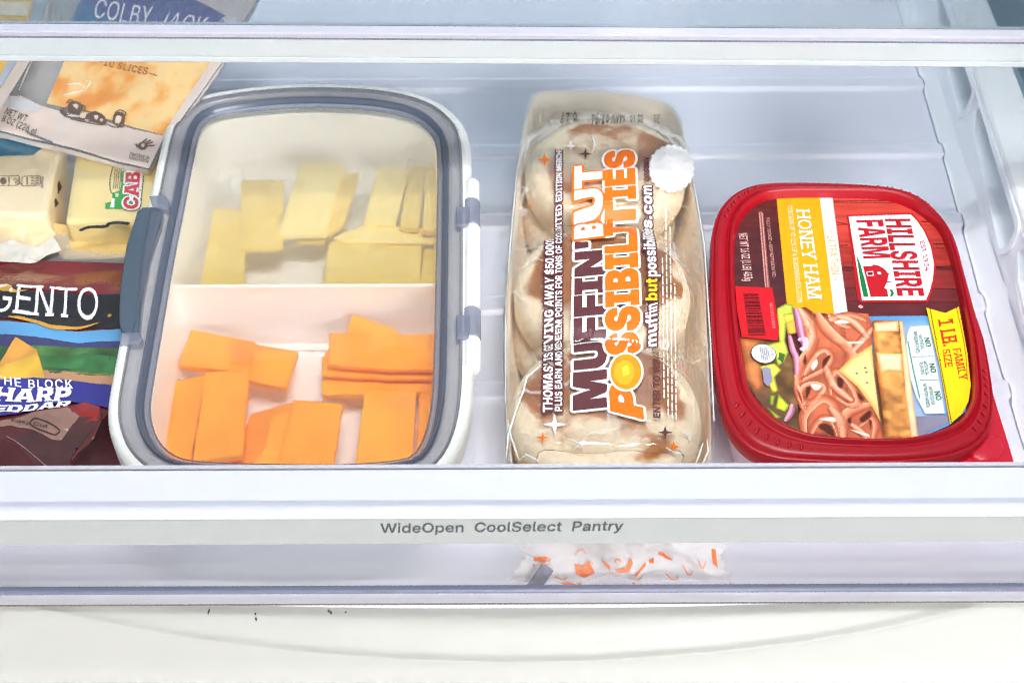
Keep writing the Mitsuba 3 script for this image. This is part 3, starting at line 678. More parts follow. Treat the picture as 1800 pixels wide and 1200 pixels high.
ink.px([(1180 + (40 + 1.8 * (-1) ** k) * math.cos(k * math.pi / n), 298 + (41 + 1.8 * (-1) ** k) * math.sin(k * math.pi / n)) for k in range(2 * n)], (240, 238, 236), 2)
ink.text('OR SCAN', (1142, 322), (1141, 280), (1132, 321), MA, 3, 850)
ink.build('muffin_wrapper__seal', label='white scalloped seal printed at the upper right')
ink = Ink(Surf(z=.055, zf=film_z, base=.0004), .00022, sub=.003)
for x, y, r, c in ((957, 282, 13, ORG), (1003, 258, 12, (235, 232, 228)), (1029, 272, 12, MA), (975, 747, 21, (236, 233, 230)), (954, 770, 12, ORG), (1169, 761, 14, MA), (1184, 786, 12, ORG)): 
    ink = Ink(Surf(z=.055, zf=film_z, base=.0004), .00022, sub=.003); star(ink, x, y, r, c); ink.build('muffin_wrapper__star')
ink = Ink(Surf(z=.055, zf=film_z, base=.0004), .00022, sub=.003)
DK = (74, 66, 60)
for s, x0, x1, y in (('5.29', 1014, 986, 198), ('MAY 23/24', 1098, 1040, 201), ('21', 1159, 1149, 203), ('05 10', 1130, 1108, 203)): ink.text(s, (x0, y), (x1, y), (x0, y + 14), DK, 1, 480)
ink.build('muffin_wrapper__date_code', label='grey upside down date code at the far end')
# folded front end of the film, seen through the drawer front
p = at(1075, 1000, .02)
fy = -.0050
fr_x0, fr_x1 = at_y(926, 1000, fy)[0], at_y(1258, 1000, fy)[0]
def end_y(X, Z): return fy + .004 * np.abs(np.sin(X * 95 + Z * 60)) * .8 + fb(X, Z, 60, 9) * .007 + fb(X, Z, 170, 19) * .003
xs, zs = np.linspace(fr_x0, fr_x1, 130), np.linspace(.003, .052, 50)
XX, ZZ = np.meshgrid(xs, zs); hw = 1 - .25 * smoothstep(.03, .002, ZZ) * 0
m = sheet(xs, zs, lambda X, Y: end_y(X, Y)); v = m.vertices; sd = ((v[:, 0] - (fr_x0 + fr_x1) / 2) / (fr_x1 - fr_x0) * 2)
v[:, 0] += sd ** 3 * (fb(v[:, 1], v[:, 1] * 0, 130, 77) * .016 + (.03 - v[:, 1]) * .28)
m.vertices = np.column_stack([v[:, 0], v[:, 2] - .004, v[:, 1]])
hazy('m_endfilm', .58, (240, 234, 230), rough=.15)
obj('muffin_wrapper__end_fold', m, 'm_endfilm', True)
class Front(Surf):
    def __init__(self): self.y = fy
    def up(self, v, off): return np.column_stack([v[:, 0], end_y(v[:, 0], v[:, 1]) - .0045 - off, v[:, 1]])
ink = Ink(Front(), .0003, sub=.003)
for q in ([(940, 961), (962, 960), (958, 975), (938, 977)], [(935, 986), (941, 984), (940, 992)], [(1010, 988), (1025, 992), (1035, 985), (1046, 1002), (1028, 1008), (1012, 1000)], [(1056, 978), (1072, 981), (1071, 990), (1062, 985)],
          [(1080, 983), (1098, 979), (1108, 970), (1112, 978), (1104, 986), (1086, 989)], [(1113, 997), (1134, 982), (1136, 986), (1118, 999)], [(1140, 980), (1150, 978), (1149, 985), (1142, 986)],
          [(1156, 970), (1166, 963), (1172, 972), (1184, 978), (1180, 982), (1166, 976)], [(1250, 962), (1258, 964), (1260, 984), (1252, 982)], [(984, 1010), (1000, 1008), (1012, 1012), (992, 1016)],
          [(1112, 1016), (1116, 1016), (1114, 1030), (1108, 1028)], [(1096, 1040), (1120, 1042), (1112, 1046), (1098, 1045)], [(1012, 1014), (1022, 1012), (1020, 1022), (1013, 1022)]):
    ink.px(q, (238, 118, 44), 1)
for x, y in ((962, 968), (1036, 988), (1085, 971), (1162, 966)): ink.add(Point(*ink.s.to(x, y)).buffer(.0016).difference(Point(*ink.s.to(x, y)).buffer(.0011)), (240, 140, 80), 1)
for x, y, a, b, w in ((975, 1000, 14, 4, .0007), (1060, 1006, 18, -6, .0007), (1130, 1000, -16, 10, .0007), (1200, 990, 10, 12, .0008), (1010, 975, 12, -8, .0006), (1170, 1004, 14, 8, .0007), (1226, 975, 8, 14, .0007)): ink.line([(x, y), (x + a, y + b), (x + 1.6 * a, y + .4 * b)], w, (236, 150, 100), 1)
ink.build('muffin_wrapper__end_print', label='orange leaf like print on the near end of the film')
def tab(pxs, y, col, key, lab):
    p = np.array([at_y(*q, y)[[0, 2]] for q in pxs]); m = prism(Polygon(p), 0, .0012); v = m.vertices
    m.vertices = np.column_stack([v[:, 0], y - v[:, 2], v[:, 1]]); obj(key, m, mat('m_' + key.split('__')[1], col, .35), 20, lab)
tab([(953, 988), (972, 1001), (957, 1022), (945, 1030), (938, 1048), (906, 1053), (912, 1042), (930, 1022)], -.0105, (110, 106, 122), 'muffin_wrapper__closure_tag', 'grey flat closure tag at the near end of the film')
tab([(1216, 1038), (1252, 1038), (1247, 1050), (1222, 1050)], -.0105, (128, 84, 72), 'muffin_wrapper__brown_tag', 'short brown tag at the near end of the film')
tag('muffin_wrapper', 'clear printed plastic wrapper around the tray of muffins', 'wrapper')
# ------------------------------------------------------------------ ham tub
ZH = 0.050
OUT = outline([(1250, 440), (1252, 405), (1263, 368), (1288, 339), (1328, 322), (1390, 318), (1480, 320), (1560, 326), (1612, 341), (1650, 372), (1678, 415), (1697, 480), (1715, 545), (1733, 600), (1747, 680), (1748, 725), (1735, 764),
               (1702, 791), (1642, 806), (1540, 812), (1430, 810), (1357, 803), (1309, 781), (1277, 736), (1262, 676), (1252, 603), (1249, 520)], ZH, 6)
LBL = outline([(1291, 450), (1293, 417), (1303, 388), (1325, 363), (1363, 349), (1463, 347), (1547, 350), (1594, 363), (1632, 388), (1654, 413), (1673, 467), (1689, 540), (1702, 619), (1706, 682), (1699, 720), (1673, 749), (1610, 771), (1547, 776),
               (1452, 771), (1410, 762), (1372, 743), (1334, 708), (1315, 676), (1305, 619), (1297, 565), (1292, 508)], ZH - .004, 6)
HC = np.array(LBL.centroid.coords[0]); N = 240
ro, rl = ring(OUT, N, HC), ring(LBL, N, HC)
def hr(t, z): return lift(rl * (1 - t) + ro * t, z)
prof = [(-.02, -.0052), (.0, -.0040), (.05, -.0020), (.11, .0006), (.17, .0016), (.23, .0012), (.28, -.0010), (.33, -.0014), (.38, -.0002), (.46, .0004), (.60, .0006), (.72, .0003), (.80, -.0003), (.84, -.0016), (.88, -.0012), (.93, -.0008), (.97, -.0018), (1.0, -.0040), (1.005, -.0085), (.97, -.0088)]
obj('ham_tub__lid', loft([hr(t, ZH + z) for t, z in prof]), 'm_red', 60)
for a0, a1 in ((1.98, 2.28), (.92, 1.25), (-2.32, -1.96), (-1.08, -.70)):
    for a in np.linspace(a0, a1, 8):
        j = (a + np.pi) / (2 * np.pi) * N; k = int(j); q = lambda t: rl[k] * (1 - t) + ro[k] * t
        pa, pb = q(.50), q(.70)
        obj('ham_tub__grip_ridge', tube([[*pa, ZH + .0004], [*(pa * .7 + pb * .3), ZH + .0012], [*(pa * .3 + pb * .7), ZH + .0012], [*pb, ZH + .0002]], [.0003, .0007, .0007, .0003], 7), 'm_red', 60)
fl = Polygon([at(x, y, ZH - .008)[:2] for x, y in ((1742, 690), (1752, 724), (1768, 775), (1780, 815), (1700, 822), (1600, 818), (1690, 790), (1730, 765))]).buffer(.0008)
obj('ham_tub__pull_flap', prism(fl, ZH - .0095, ZH - .0078), 'm_redtab', 20)
c = at(1733, 789, ZH - .0075); th = np.arange(40) * 2 * np.pi / 40
def el(k, z): return np.column_stack([c[0] + k * .0092 * np.cos(th) , c[1] + k * .0085 * np.sin(th) + k * .003 * np.cos(th), np.full(40, z)])
obj('ham_tub__thumb_dimple', loft([el(1, ZH - .0079), el(.97, ZH - .0066), el(.8, ZH - .0058), el(.5, ZH - .0050), el(.2, ZH - .0046)], cap1=True), 'm_redtab', 60)
obj('ham_tub__base', loft([lift(ring(OUT.buffer(-d), N, HC), z) for d, z in ((.003, ZH - .0085), (.006, .034), (.009, .012), (.013, .004), (.018, .002))], cap1=True), 'm_tub', 50)
tag('ham_tub', 'red lidded plastic tub of sliced ham with printed label', 'tub')

LZ = ZH - .0050
S = Surf(z=LZ)
obj('ham_tub__label_sheet', loft([lift(ring(LBL.buffer(.0002), N, HC), LZ - .0004), lift(ring(LBL.buffer(.0002), N, HC), LZ)], True, True), 'm_redtab')
C = LBL.buffer(-.0001)
def wood(base, s=1.0):
    base = np.array(base, float)
    def f(x, y):
        g = fb(x * 3.5, y * 42, 9, 5, 4)[:, None] * 1.0 + fb(x, y, 45, 8)[:, None] * .6
        return np.clip(base * (1 + .55 * s * g), 0, 255)
    return f
ink = Ink(S, .0002)
ink.add(C, (92, 34, 38), 1)
pl = [(1440, 340, 1700, 357, (196, 70, 58)), (1440, 357, 1700, 396, (200, 66, 52)), (1440, 396, 1720, 436, (192, 60, 48)), (1440, 436, 1720, 470, (176, 50, 42)), (1440, 474, 1720, 507, (142, 42, 40)), (1440, 508, 1720, 530, (112, 38, 40)), (1440, 531, 1720, 575, (96, 36, 40)),
      (1280, 340, 1400, 400, (96, 36, 34)), (1280, 401, 1410, 455, (84, 34, 36)), (1280, 456, 1410, 520, (78, 34, 38))]
for x0, y0, x1, y1, c in pl:
    ink.px([(x0, y0), (x1, y0 + 2), (x1, y1 + 1), (x0, y1 - 1)], wood(c), 2, clip=C, sub=.0016)
for a, b in (((1466, 355), (1560, 354)), ((1620, 391), (1636, 391)), ((1470, 392), (1488, 395)), ((1640, 430), (1664, 430)), ((1474, 433), (1490, 432)), ((1645, 470), (1672, 469)), ((1478, 476), (1496, 477))):
    ink.line([a, b], .0006, (52, 16, 18), 3, smooth=0, clip=C)
ink.build('ham_tub__plank_print', label='red wooden plank picture printed on the label')
def k0(x, y): return (1230 + x / 3.158, 290 + y / 3.158)
def k1(x, y): return (1230 + x / 3.158, 540 + y / 3.158)
def k6(x, y): return (1290 + x / 4.8, 530 + y / 4.8)
def k7(x, y): return (1460 + x / 4.615, 530 + y / 4.615)
def k5(x, y): return (1480 + x / 6.0, 360 + y / 6.0)
def P(k, s): return [k(*map(float, q.split(','))) for q in s.split()]
ink = Ink(S, .0002)
GO = (252, 168, 8)
ink.px(P(k0, '425,183 665,180 748,840 700,885 520,885 483,780'), GO, 3, clip=C)
ink.px(P(k0, '665,180 735,180 822,842 748,850'), (240, 230, 226), 3, clip=C)
ink.text('HONEY HAM', k0(534, 250), k0(600, 752), k0(606, 250), (252, 250, 244), 4, 520, slab=7, track=.02)
ink.text('CONTAINS UP TO 12% OF A SEASONING SOLUTION', k0(486, 232), k0(541, 768), k0(512, 232), (255, 240, 200), 4, 450)
ink.text('ULTRA THIN', k0(704, 402), k0(732, 612), k0(748, 400), (226, 178, 90), 4, 450)
for a, b in (((724, 362), (728, 388)), ((752, 628), (756, 655))): ink.line([k0(*a), k0(*b)], .0004, (226, 178, 90), 4, smooth=0)
ink.text('NET WT 16 OZ (1 LB) 453g', k0(216, 386), k0(246, 650), k0(262, 384), (236, 186, 180), 4, 620)
ink.text('FULLY COOKED • KEEP REFRIGERATED', k0(368, 300), k0(402, 626), k0(386, 300), (222, 160, 150), 4, 500)
ink.line([k0(338, 272), k0(374, 684)], .0028, (150, 84, 80), 4, smooth=0)
for d in (330, 344): ink.line([k0(d, 272), k0(d + 34, 684)], .0005, (222, 160, 150), 5, smooth=0)
ink.build('ham_tub__name_band', label='golden band with white lettering running down the label')
ink = Ink(S, .0002)
LG = '50,120 735,97 800,170 880,290 950,450 990,640 975,800 940,930 905,1035 190,1040 160,1000'
ink.px(P(k5, LG), (190, 22, 30), 4, clip=C)
p = ink.poly(P(k5, '64,135 722,112 790,180 870,300 935,455 972,640 958,800 925,925 885,1020 205,1024'))
ink.add(p.buffer(-.0002), (240, 240, 244), 5)
RD = (190, 22, 34)
ink.text('HILLSHIRE', k5(447, 165), k5(582, 975), k5(715, 165), RD, 6, 780)
ink.text('FARM', k5(150, 180), k5(222, 582), k5(425, 172), RD, 6, 800)
ink.text('· EST 1934 ·', k5(808, 366), k5(880, 758), k5(852, 352), RD, 6, 560, slab=5, track=.06, arc=.12)
ink.px(P(k5, '148,540 190,640 235,800 275,985 225,985 195,850'), (20, 120, 60), 6)
ink.px(P(k5, '220,665 315,660 320,645 380,655 440,690 490,745 470,830 440,895 470,905 485,980 300,985 262,840'), RD, 6)
ink.px(P(k5, '250,725 320,718 334,765 262,772'), (240, 240, 244), 7); ink.px(P(k5, '262,735 312,730 322,758 272,764'), (130, 14, 24), 8)
ink.add(Point(*S.to(*k5(388, 738))).buffer(.0011), (240, 240, 244), 7)
ink.line([k5(470, 830), k5(505, 828)], .0007, (120, 60, 50), 6, smooth=0)
ink.px(P(k5, '495,905 530,915 545,950 525,980 500,982 515,945'), (20, 120, 60), 6)
ink.add(Point(*S.to(*k5(194, 1084))).buffer(.0013), (230, 160, 160), 4)
ink.build('ham_tub__logo_plate', label='white logo plate with red lettering, barn and green hill')
# sandwich picture
def meat(x, y):
    n = (fb(x * 60 + 8 * fb(x, y, 40, 4), y * 26 + 8 * fb(x, y, 40, 9), 1.0, 31, 3) * 2.4 + .5)[:, None]
    n = np.clip(n, 0, 1)
    return np.array([176, 84, 54]) * (1 - n) + np.array([246, 176, 138]) * n
def tone(c, amp=.25, s=60, seed=3):
    c = np.array(c, float)
    return lambda x, y: np.clip(c * (1 + amp * 2 * fb(x, y, s, seed, 3)[:, None]), 0, 255)
ink = Ink(S, .0002)
ink.px(P(k7, '280,128 1040,120 1130,700 1090,900 960,1010 700,1120 600,1150 300,1150'), Shade((96, 156, 214), (168, 194, 226), .012, .12, 40), 4, clip=C, sub=.002)
ink.px(P(k7, '690,940 960,930 940,1000 700,1110'), tone((142, 138, 160), .2, 40), 5, clip=C, sub=.002)
ink.px(P(k6, '40,310 400,340 500,500 560,1120 590,1180 440,1080 250,900 100,700'), tone((118, 84, 48), .6, 140, 2), 4, clip=C, sub=.0016)
ink.px(P(k6, '50,320 210,330 250,420 230,560 250,720 190,800 90,640'), Shade((140, 74, 38), (204, 126, 72), .003, .3, 170), 5, clip=C, sub=.0016)
ink.px(P(k6, '150,740 300,760 330,880 480,1020 420,1040 260,900'), tone((120, 84, 60), .4, 100, 4), 5, clip=C, sub=.0016)
GR = (196, 214, 78)
for s_, c in (('360,70 430,30 490,40 500,70 520,170 440,200 430,340 460,440 420,520 370,560 330,450 250,380 380,350 366,200', GR), ('340,530 400,590 345,650 372,760 330,790 290,720 280,640 205,560', (222, 216, 74)), ('300,800 350,800 330,890 300,880', (170, 202, 60)),
              ('372,790 470,890 430,945 350,912', (196, 222, 52)), ('270,895 400,990 350,1000', (186, 208, 60)), ('410,120 525,100 535,280 450,292', (216, 170, 64))):
    ink.px(P(k6, s_), Shade(np.array(c) * .62, np.clip(np.array(c) * 1.12, 0, 255), .0016, .22, 170), 6, clip=C)
ink.px(P(k6, '380,440 430,460 410,530 370,500'), (70, 110, 40), 7, clip=C)
LT, WT, DKM, MID, PK = (250, 204, 172), (250, 234, 222), (84, 34, 22), (204, 102, 68), (232, 146, 108)
DEEP = (172, 82, 54)
ink.px(P(k6, '520,80 600,58 690,120 740,108 840,130 912,130 960,400 960,1180 590,1130 575,1000 600,900 545,800 505,700 530,560 600,440 640,330 560,290 530,200'), Shade((120, 52, 34), (206, 106, 72), .004, .25, 90), 6, clip=C)
ink.px(P(k7, '-10,130 60,125 200,105 300,110 330,190 335,370 440,1100 430,1140 -10,1130'), Shade((190, 92, 62), (208, 108, 74), .004, .25, 90, 6), 6, clip=C)
FA, FB2, FC = [DEEP, MID, PK, (240, 168, 132), (246, 190, 156)], [(246, 190, 156), PK, MID, DEEP], [(150, 70, 46), MID, (240, 164, 128), LT, PK, DEEP]
u6, u7 = .00029 / 4.8, .00029 / 4.615
for k, pts, w, cols in ((k6, '540,70 600,170 640,300 610,430', 130, FC), (k6, '690,110 760,230 860,330 980,400', 120, FA), (k6, '800,120 880,185 980,230', 80, FB2), (k7, '-10,170 80,145 190,190 300,310', 110, FC), (k7, '60,120 180,120 300,170', 60, FB2),
                        (k7, '10,320 100,370 165,450 110,560', 95, FA), (k7, '340,220 250,330 170,420', 80, FC), (k6, '700,310 640,430 560,560 540,720', 100, FB2), (k6, '560,200 620,230 650,300', 50, FA), (k6, '590,140 650,190 630,270', 36, FA),
                        (k6, '760,540 820,690 900,780 990,850', 105, FC), (k6, '540,820 600,860 680,840', 60, FB2), (k6, '520,660 530,760 570,880 600,960', 60, FA), (k6, '690,480 650,560 600,640', 60, FB2),
                        (k6, '555,700 640,655 765,590 820,490 775,420 700,445 630,540 560,640', 62, FA), (k6, '590,930 562,800 600,730 690,708 745,745 690,830 620,910', 56, FA), (k7, '-10,870 60,960 95,1130', 110, FC),
                        (k7, '-10,770 -12,650 35,570 110,615 195,730 225,835 140,860 40,800', 66, FB2), (k7, '110,1070 125,940 220,880 340,850', 95, FA), (k7, '225,1020 320,945 368,1020 345,1130', 60, FB2), (k7, '150,1000 230,1060 290,1130', 80, FC),
                        (k6, '590,1140 580,990 645,890 740,830 835,870 885,985 910,1150', 92, FB2), (k6, '640,1140 680,1050 765,985 845,1040 880,1150', 60, FB2)):
    ink.ribbon(P(k, pts), w * (u6 if k is k6 else u7), cols, 7, clip=C)
for s_ in ('745,500 800,465 812,490 750,585 735,560', '600,740 650,735 640,790 600,850', '700,1070 760,1035 830,1070 860,1160 800,1150', '575,520 600,460 618,520 600,560', '655,110 690,130 680,170', '520,740 560,800 575,880 548,830'):
    ink.px(P(k6, s_), Shade(MID, DKM, .0009), 8, smooth=4, clip=C)
for s_ in ('45,620 105,650 95,720 50,700', '205,735 265,790 268,825 222,808', '225,960 315,890 330,950 255,1000', '128,965 168,945 165,1008 132,1000', '300,975 335,985 318,1060', '285,120 300,180 292,240'):
    ink.px(P(k7, s_), Shade(MID, DKM, .0009), 8, smooth=4, clip=C)
for k, s_ in ((k6, '645,560 690,505 704,545 665,600'), (k6, '645,712 735,722 710,765 668,760'), (k6, '715,1005 835,992 850,1035 745,1020'), (k7, '150,1055 290,1085 300,1118'), (k7, '20,185 90,165 150,190 70,200'), (k7, '130,345 250,340 250,356 140,360')):
    ink.px(P(k, s_), Shade(LT, WT, .0008), 9, smooth=4, clip=C)
for s_, w, c in (('512,75 540,180 560,290 588,400', .0036, (186, 104, 134)), ('462,300 490,420 520,500 524,640', .0030, (196, 124, 140)), ('430,1030 480,950 490,880', .0030, (180, 120, 130))):
    ink.ribbon(P(k6, s_), w * 1.2, [(130, 60, 90), c, (226, 180, 206), c], 9, clip=C)
ink.line(P(k6, '555,340 600,335 598,400 572,420'), .0026, (224, 206, 228), 9, clip=C)
ink.px(P(k7, '330,370 345,480 430,880 440,1130 400,1000 320,860 220,720 60,580 160,480'), Shade((226, 180, 92), (246, 218, 146), .0030, .06, 60), 10, clip=C)
ink.px(P(k7, '325,375 350,480 410,760 445,1130 425,1135 385,930 350,640'), Shade((150, 100, 54), (70, 40, 24), .0009), 11, clip=C)
for x, y in ((285, 595), (205, 605), (290, 680), (275, 560)): ink.add(Point(*S.to(*k7(x, y))).buffer(.0006), (120, 70, 30), 11)
ink.px(P(k7, '330,190 350,178 550,180 600,560 660,900 700,1125 440,1135 385,700 345,400'), Shade((168, 90, 36), (228, 152, 80), .0030, .55, 210), 12, clip=C)
ink.px(P(k7, '345,200 540,182 545,268 350,275'), Shade((228, 164, 92), (250, 230, 178), .0018, .12, 150), 13, clip=C)
ink.px(P(k7, '362,440 570,450 580,600 470,590 395,615'), Shade((226, 160, 92), (246, 218, 168), .0022, .22, 170), 13, clip=C)
ink.px(P(k7, '548,182 575,190 612,440 700,1118 645,1125 600,800 570,420'), Shade((224, 170, 110), (246, 220, 176), .0012, .1), 13, clip=C)
ink.build('ham_tub__sandwich_print', label='printed picture of a ham sandwich with lettuce on the label')
# barcode, seal, claims panel, ribbon
ink = Ink(S, .0002)
ink.px(P(k0, '195,685 400,695 415,884 210,884') [:2] + P(k1, '438,120 432,198 232,178 205,30'), (214, 18, 34), 9, clip=C)
x, y0, y1 = 0, P(k0, '240,728 322,730'), P(k1, '268,168 365,168')
t = 0.0
while t < 1:
    w = RNG.choice([.010, .018, .028])
    def lerp(t): return [tuple(np.array(y0[0]) * (1 - t) + np.array(y1[0]) * t), tuple(np.array(y0[1]) * (1 - t) + np.array(y1[1]) * t)]
    a, b = lerp(t), lerp(min(t + w, 1)); ink.px([a[0], a[1], b[1], b[0]], (58, 14, 18), 10); t += w + RNG.choice([.012, .02, .03])
ink.text('9027151 21518', k0(384, 780), k1(402, 130), k0(400, 778), (236, 150, 150), 10, 500)
ink.build('ham_tub__barcode_panel', label='red barcode panel at the left edge of the label')
ink = Ink(S, .0002)
ink.add(affinity.scale(Point(*S.to(*k6(246, 462))).buffer(.0067), 1, 1.06), (70, 60, 56), 10); ink.add(affinity.scale(Point(*S.to(*k6(246, 462))).buffer(.0062), 1, 1.06), (240, 238, 236), 11)
ink.text('U.S.', k6(300, 440), k6(312, 485), k6(318, 438), (110, 110, 120), 12, 600)
for xx, a, b in ((216, 415, 500), (232, 408, 515), (248, 412, 520), (264, 405, 515), (280, 430, 500)): ink.line([k6(xx, a), k6(xx + 14, b)], .0006, (160, 160, 170), 12, smooth=0)
for xx, a, b in ((258, 590, 700), (276, 585, 720), (296, 592, 690)): ink.line([k6(xx - 6, a), k6(xx + 8, b)], .0022, (150, 146, 170), 10, smooth=0)
ink.build('ham_tub__inspection_seal', label='small white round seal at the lower left of the label')
ink = Ink(S, .0002)
ink.px(P(k7, '640,222 790,215 920,928 760,930 690,800 640,640 605,420 615,280'), (226, 234, 240), 10, clip=C)
GT = (24, 104, 62)
for s_, a, b, c_ in (('NO', '748,318', '768,390', '792,314'), ('NO', '788,528', '808,600', '832,524'), ('NO', '832,752', '850,824', '878,746')): ink.text(s_, k7(*map(float, a.split(','))), k7(*map(float, b.split(','))), k7(*map(float, c_.split(','))), GT, 11, 720)
for s_, a, b, c_ in (('ARTIFICIAL', '706,295', '728,412', '732,292'), ('PRESERVATIVES', '662,265', '690,440', '690,262'), ('ARTIFICIAL', '746,505', '766,622', '772,502'), ('FLAVORS', '712,518', '728,612', '738,515'), ('NITRATES OR', '786,715', '812,858', '812,712'), ('NITRITES ADDED', '742,690', '772,880', '768,686')):
    ink.text(s_, k7(*map(float, a.split(','))), k7(*map(float, b.split(','))), k7(*map(float, c_.split(','))), GT, 11, 600)
ink.line([k7(620, 345), k7(660, 560), k7(715, 800)], .0007, (90, 150, 130), 11)
for a, b in (((655, 470), (830, 466)), ((715, 658), (868, 656))): ink.line([k7(*a), k7(*b)], .0004, (110, 140, 140), 11, smooth=0)
ink.build('ham_tub__claims_panel', label='white panel with green lettering beside the yellow ribbon')
ink = Ink(S, .0002)
ink.px(P(k7, '768,74 920,118 1032,66 1100,440 1128,700 1110,830 1060,930 960,1020 880,560'), (254, 218, 8), 12, clip=C)
ink.line(P(k7, '798,84 880,520 970,1004'), .0005, (150, 90, 10), 13, clip=C); ink.line(P(k7, '1012,76 1080,400 1100,660'), .0004, (190, 120, 10), 13, clip=C)
RR = (214, 34, 30)
ink.text('1 LB.', k7(862, 172), k7(906, 392), k7(978, 158), RR, 13, 640, slab=8)
ink.text('FAMILY', k7(982, 408), k7(1040, 668), k7(1042, 398), RR, 13, 520, slab=7)
ink.text('SIZE', k7(898, 415), k7(922, 562), k7(958, 408), RR, 13, 520, slab=7)
ink.build('ham_tub__size_ribbon', label='yellow ribbon with red lettering at the right of the label')
# ------------------------------------------------------------------ cheese packs on the left
# dark bag of sliced cheese at the front left
def bag_z(X, Y):
    y0, y1 = at(100, 820, .05)[1], at(100, 458, .05)[1]
    t = np.clip((Y - y0) / (y1 - y0), -.3, 1.3)
    return .0475 + .004 * np.sin(np.clip(t, 0, 1) * np.pi) - .010 * smoothstep(.80, 1.06, t) + fb(X, Y, 22, 21) * .004 + fb(X, Y, 70, 22) * .0038 + fb(X, Y, 170, 23) * .0011
SB = Surf(z=.05, zf=bag_z)
bag = [(-160, 452), (0, 456), (100, 459), (240, 463), (238, 560), (212, 640), (195, 720), (150, 770), (112, 832), (0, 836), (-160, 836)]
ink = Ink(SB, .0002, sub=.0035)
B = ink.poly(bag)
def shiny(c, amp=.16, s=40, seed=1): return tone(c, amp, s, seed)
ink.add(B, (84, 26, 24), 0)
ink.px([(-160, 452), (0, 456), (240, 463), (238, 524), (130, 514), (0, 506), (-160, 500)], shiny((112, 30, 28)), 1, clip=B)
ink.px([(-160, 495), (0, 501), (60, 514), (240, 520), (238, 580), (150, 578), (40, 564), (-160, 548)], shiny((30, 27, 30)), 2, clip=B)
ink.px([(-160, 562), (0, 564), (60, 568), (120, 582), (240, 578), (232, 610), (0, 590), (-160, 590)], shiny((92, 156, 204)), 1, clip=B)
ink.px([(-160, 586), (0, 588), (60, 592), (140, 604), (240, 600), (232, 626), (0, 612), (-160, 610)], shiny((58, 60, 104)), 2, clip=B)
ink.px([(-160, 608), (0, 610), (60, 608), (150, 612), (240, 616), (226, 664), (60, 656), (-160, 650)], tone((62, 98, 50), .6, 90, 2), 3, clip=B)
ink.px([(70, 626), (150, 622), (226, 632), (220, 658), (120, 650), (76, 646)], tone((52, 104, 56), .5, 90, 5), 4, clip=B)
ink.px([(60, 650), (230, 664), (226, 690), (0, 690), (0, 650)], shiny((176, 132, 98)), 3, clip=B)
ink.px([(-160, 640), (0, 640), (28, 594), (66, 616), (80, 666), (60, 672), (-160, 690)], tone((202, 142, 62), .25, 70, 3), 5, clip=B)
ink.px([(0, 648), (66, 622), (80, 668), (0, 676)], tone((206, 164, 60), .2, 60, 4), 6, clip=B)
ink.px([(-160, 672), (0, 670), (60, 666), (230, 682), (226, 730), (178, 716), (120, 708), (60, 716), (0, 734), (-160, 740)], shiny((46, 46, 128), .2), 7, clip=B)
ink.px([(-160, 690), (0, 712), (60, 708), (150, 704), (60, 722), (0, 734), (-160, 750)], shiny((46, 46, 128), .2), 7, clip=B)
# lettering
ink.text("OUR FAMILY'S PASSION IS CHEESE", (-20, 494), (228, 504), (-20, 486), (150, 62, 48), 2, 420)
ink.px([(-160, 488), (0, 500), (26, 510), (50, 511), (20, 516), (0, 512), (-160, 500)], (206, 152, 56), 4, smooth=4)
ink.px([(14, 558), (40, 558), (90, 572), (130, 576), (176, 568), (136, 581), (90, 579), (50, 566)], (206, 152, 56), 4, smooth=4)
ink.text('SARGENTO', (-126, 542), (172, 563), (-112, 498), (240, 238, 240), 4, 430, slab=6, track=.01)
ink.add(Point(*SB.to(193, 556)).buffer(.0011), (170, 130, 50), 4)
ink.text('OFF THE BLOCK', (-62, 678), (130, 687), (-62, 664), (238, 236, 242), 9, 640, track=.14)
ink.text('SHARP', (-42, 709), (124, 708), (-36, 686), (240, 238, 244), 9, 900, slab=4)
ink.text('CHEDDAR', (-70, 735), (124, 719), (-64, 722), (240, 238, 244), 9, 900, slab=4)
ink.build('dark_cheese_bag__printed_film', 'm_gloss', label='dark printed film with white lettering, field and wedge', smooth=True)
v = []
e = np.array(B.exterior.segmentize(.004).coords)[:-1]; c = e.mean(0)
r0 = np.column_stack([e, bag_z(e[:, 0], e[:, 1]) - .0004]); r1 = np.column_stack([c + (e - c) * 1.01, bag_z(e[:, 0], e[:, 1]) - .008]); r2 = np.column_stack([c + (e - c) * .985, np.full(len(e), .004)])
mat('m_bagside', (74, 22, 22), .3)
obj('dark_cheese_bag__underside', loft([r2, r1, r0], True), 'm_bagside', 50)
def fold_z(X, Y): return bag_z(X, Y) + .0028 + fb(X, Y, 40, 33) * .004 - smoothstep(at(60, 800, .05)[1], at(60, 830, .05)[1], Y) * .004
SF = Surf(z=.053, zf=fold_z)
ink = Ink(SF, .00025, sub=.003)
fo = [(-160, 756), (0, 738), (40, 728), (110, 714), (150, 708), (176, 714), (178, 740), (165, 770), (112, 834), (-160, 836)]
ink.px(fo, shiny((86, 34, 34), .3, 45, 3), 0)
ink.px([(-160, 770), (0, 740), (60, 724), (120, 716), (140, 732), (108, 774), (92, 773), (60, 756), (20, 748), (-160, 776)], shiny((142, 108, 96), .2, 90, 2), 1)
ink.px([(120, 714), (150, 707), (176, 716), (172, 740), (150, 742), (128, 726)], shiny((138, 30, 26), .3, 80), 1)
ink.px([(92, 774), (108, 775), (142, 732), (178, 736), (112, 834), (60, 834), (20, 770), (60, 758)], shiny((70, 36, 38), .25, 60), 1)
ink.px([(-160, 776), (0, 772), (30, 782), (80, 836), (-160, 836)], shiny((70, 14, 16), .2, 60), 2)
ink.line([(12, 768), (30, 778), (58, 800), (84, 822)], .0005, (150, 110, 110), 3)
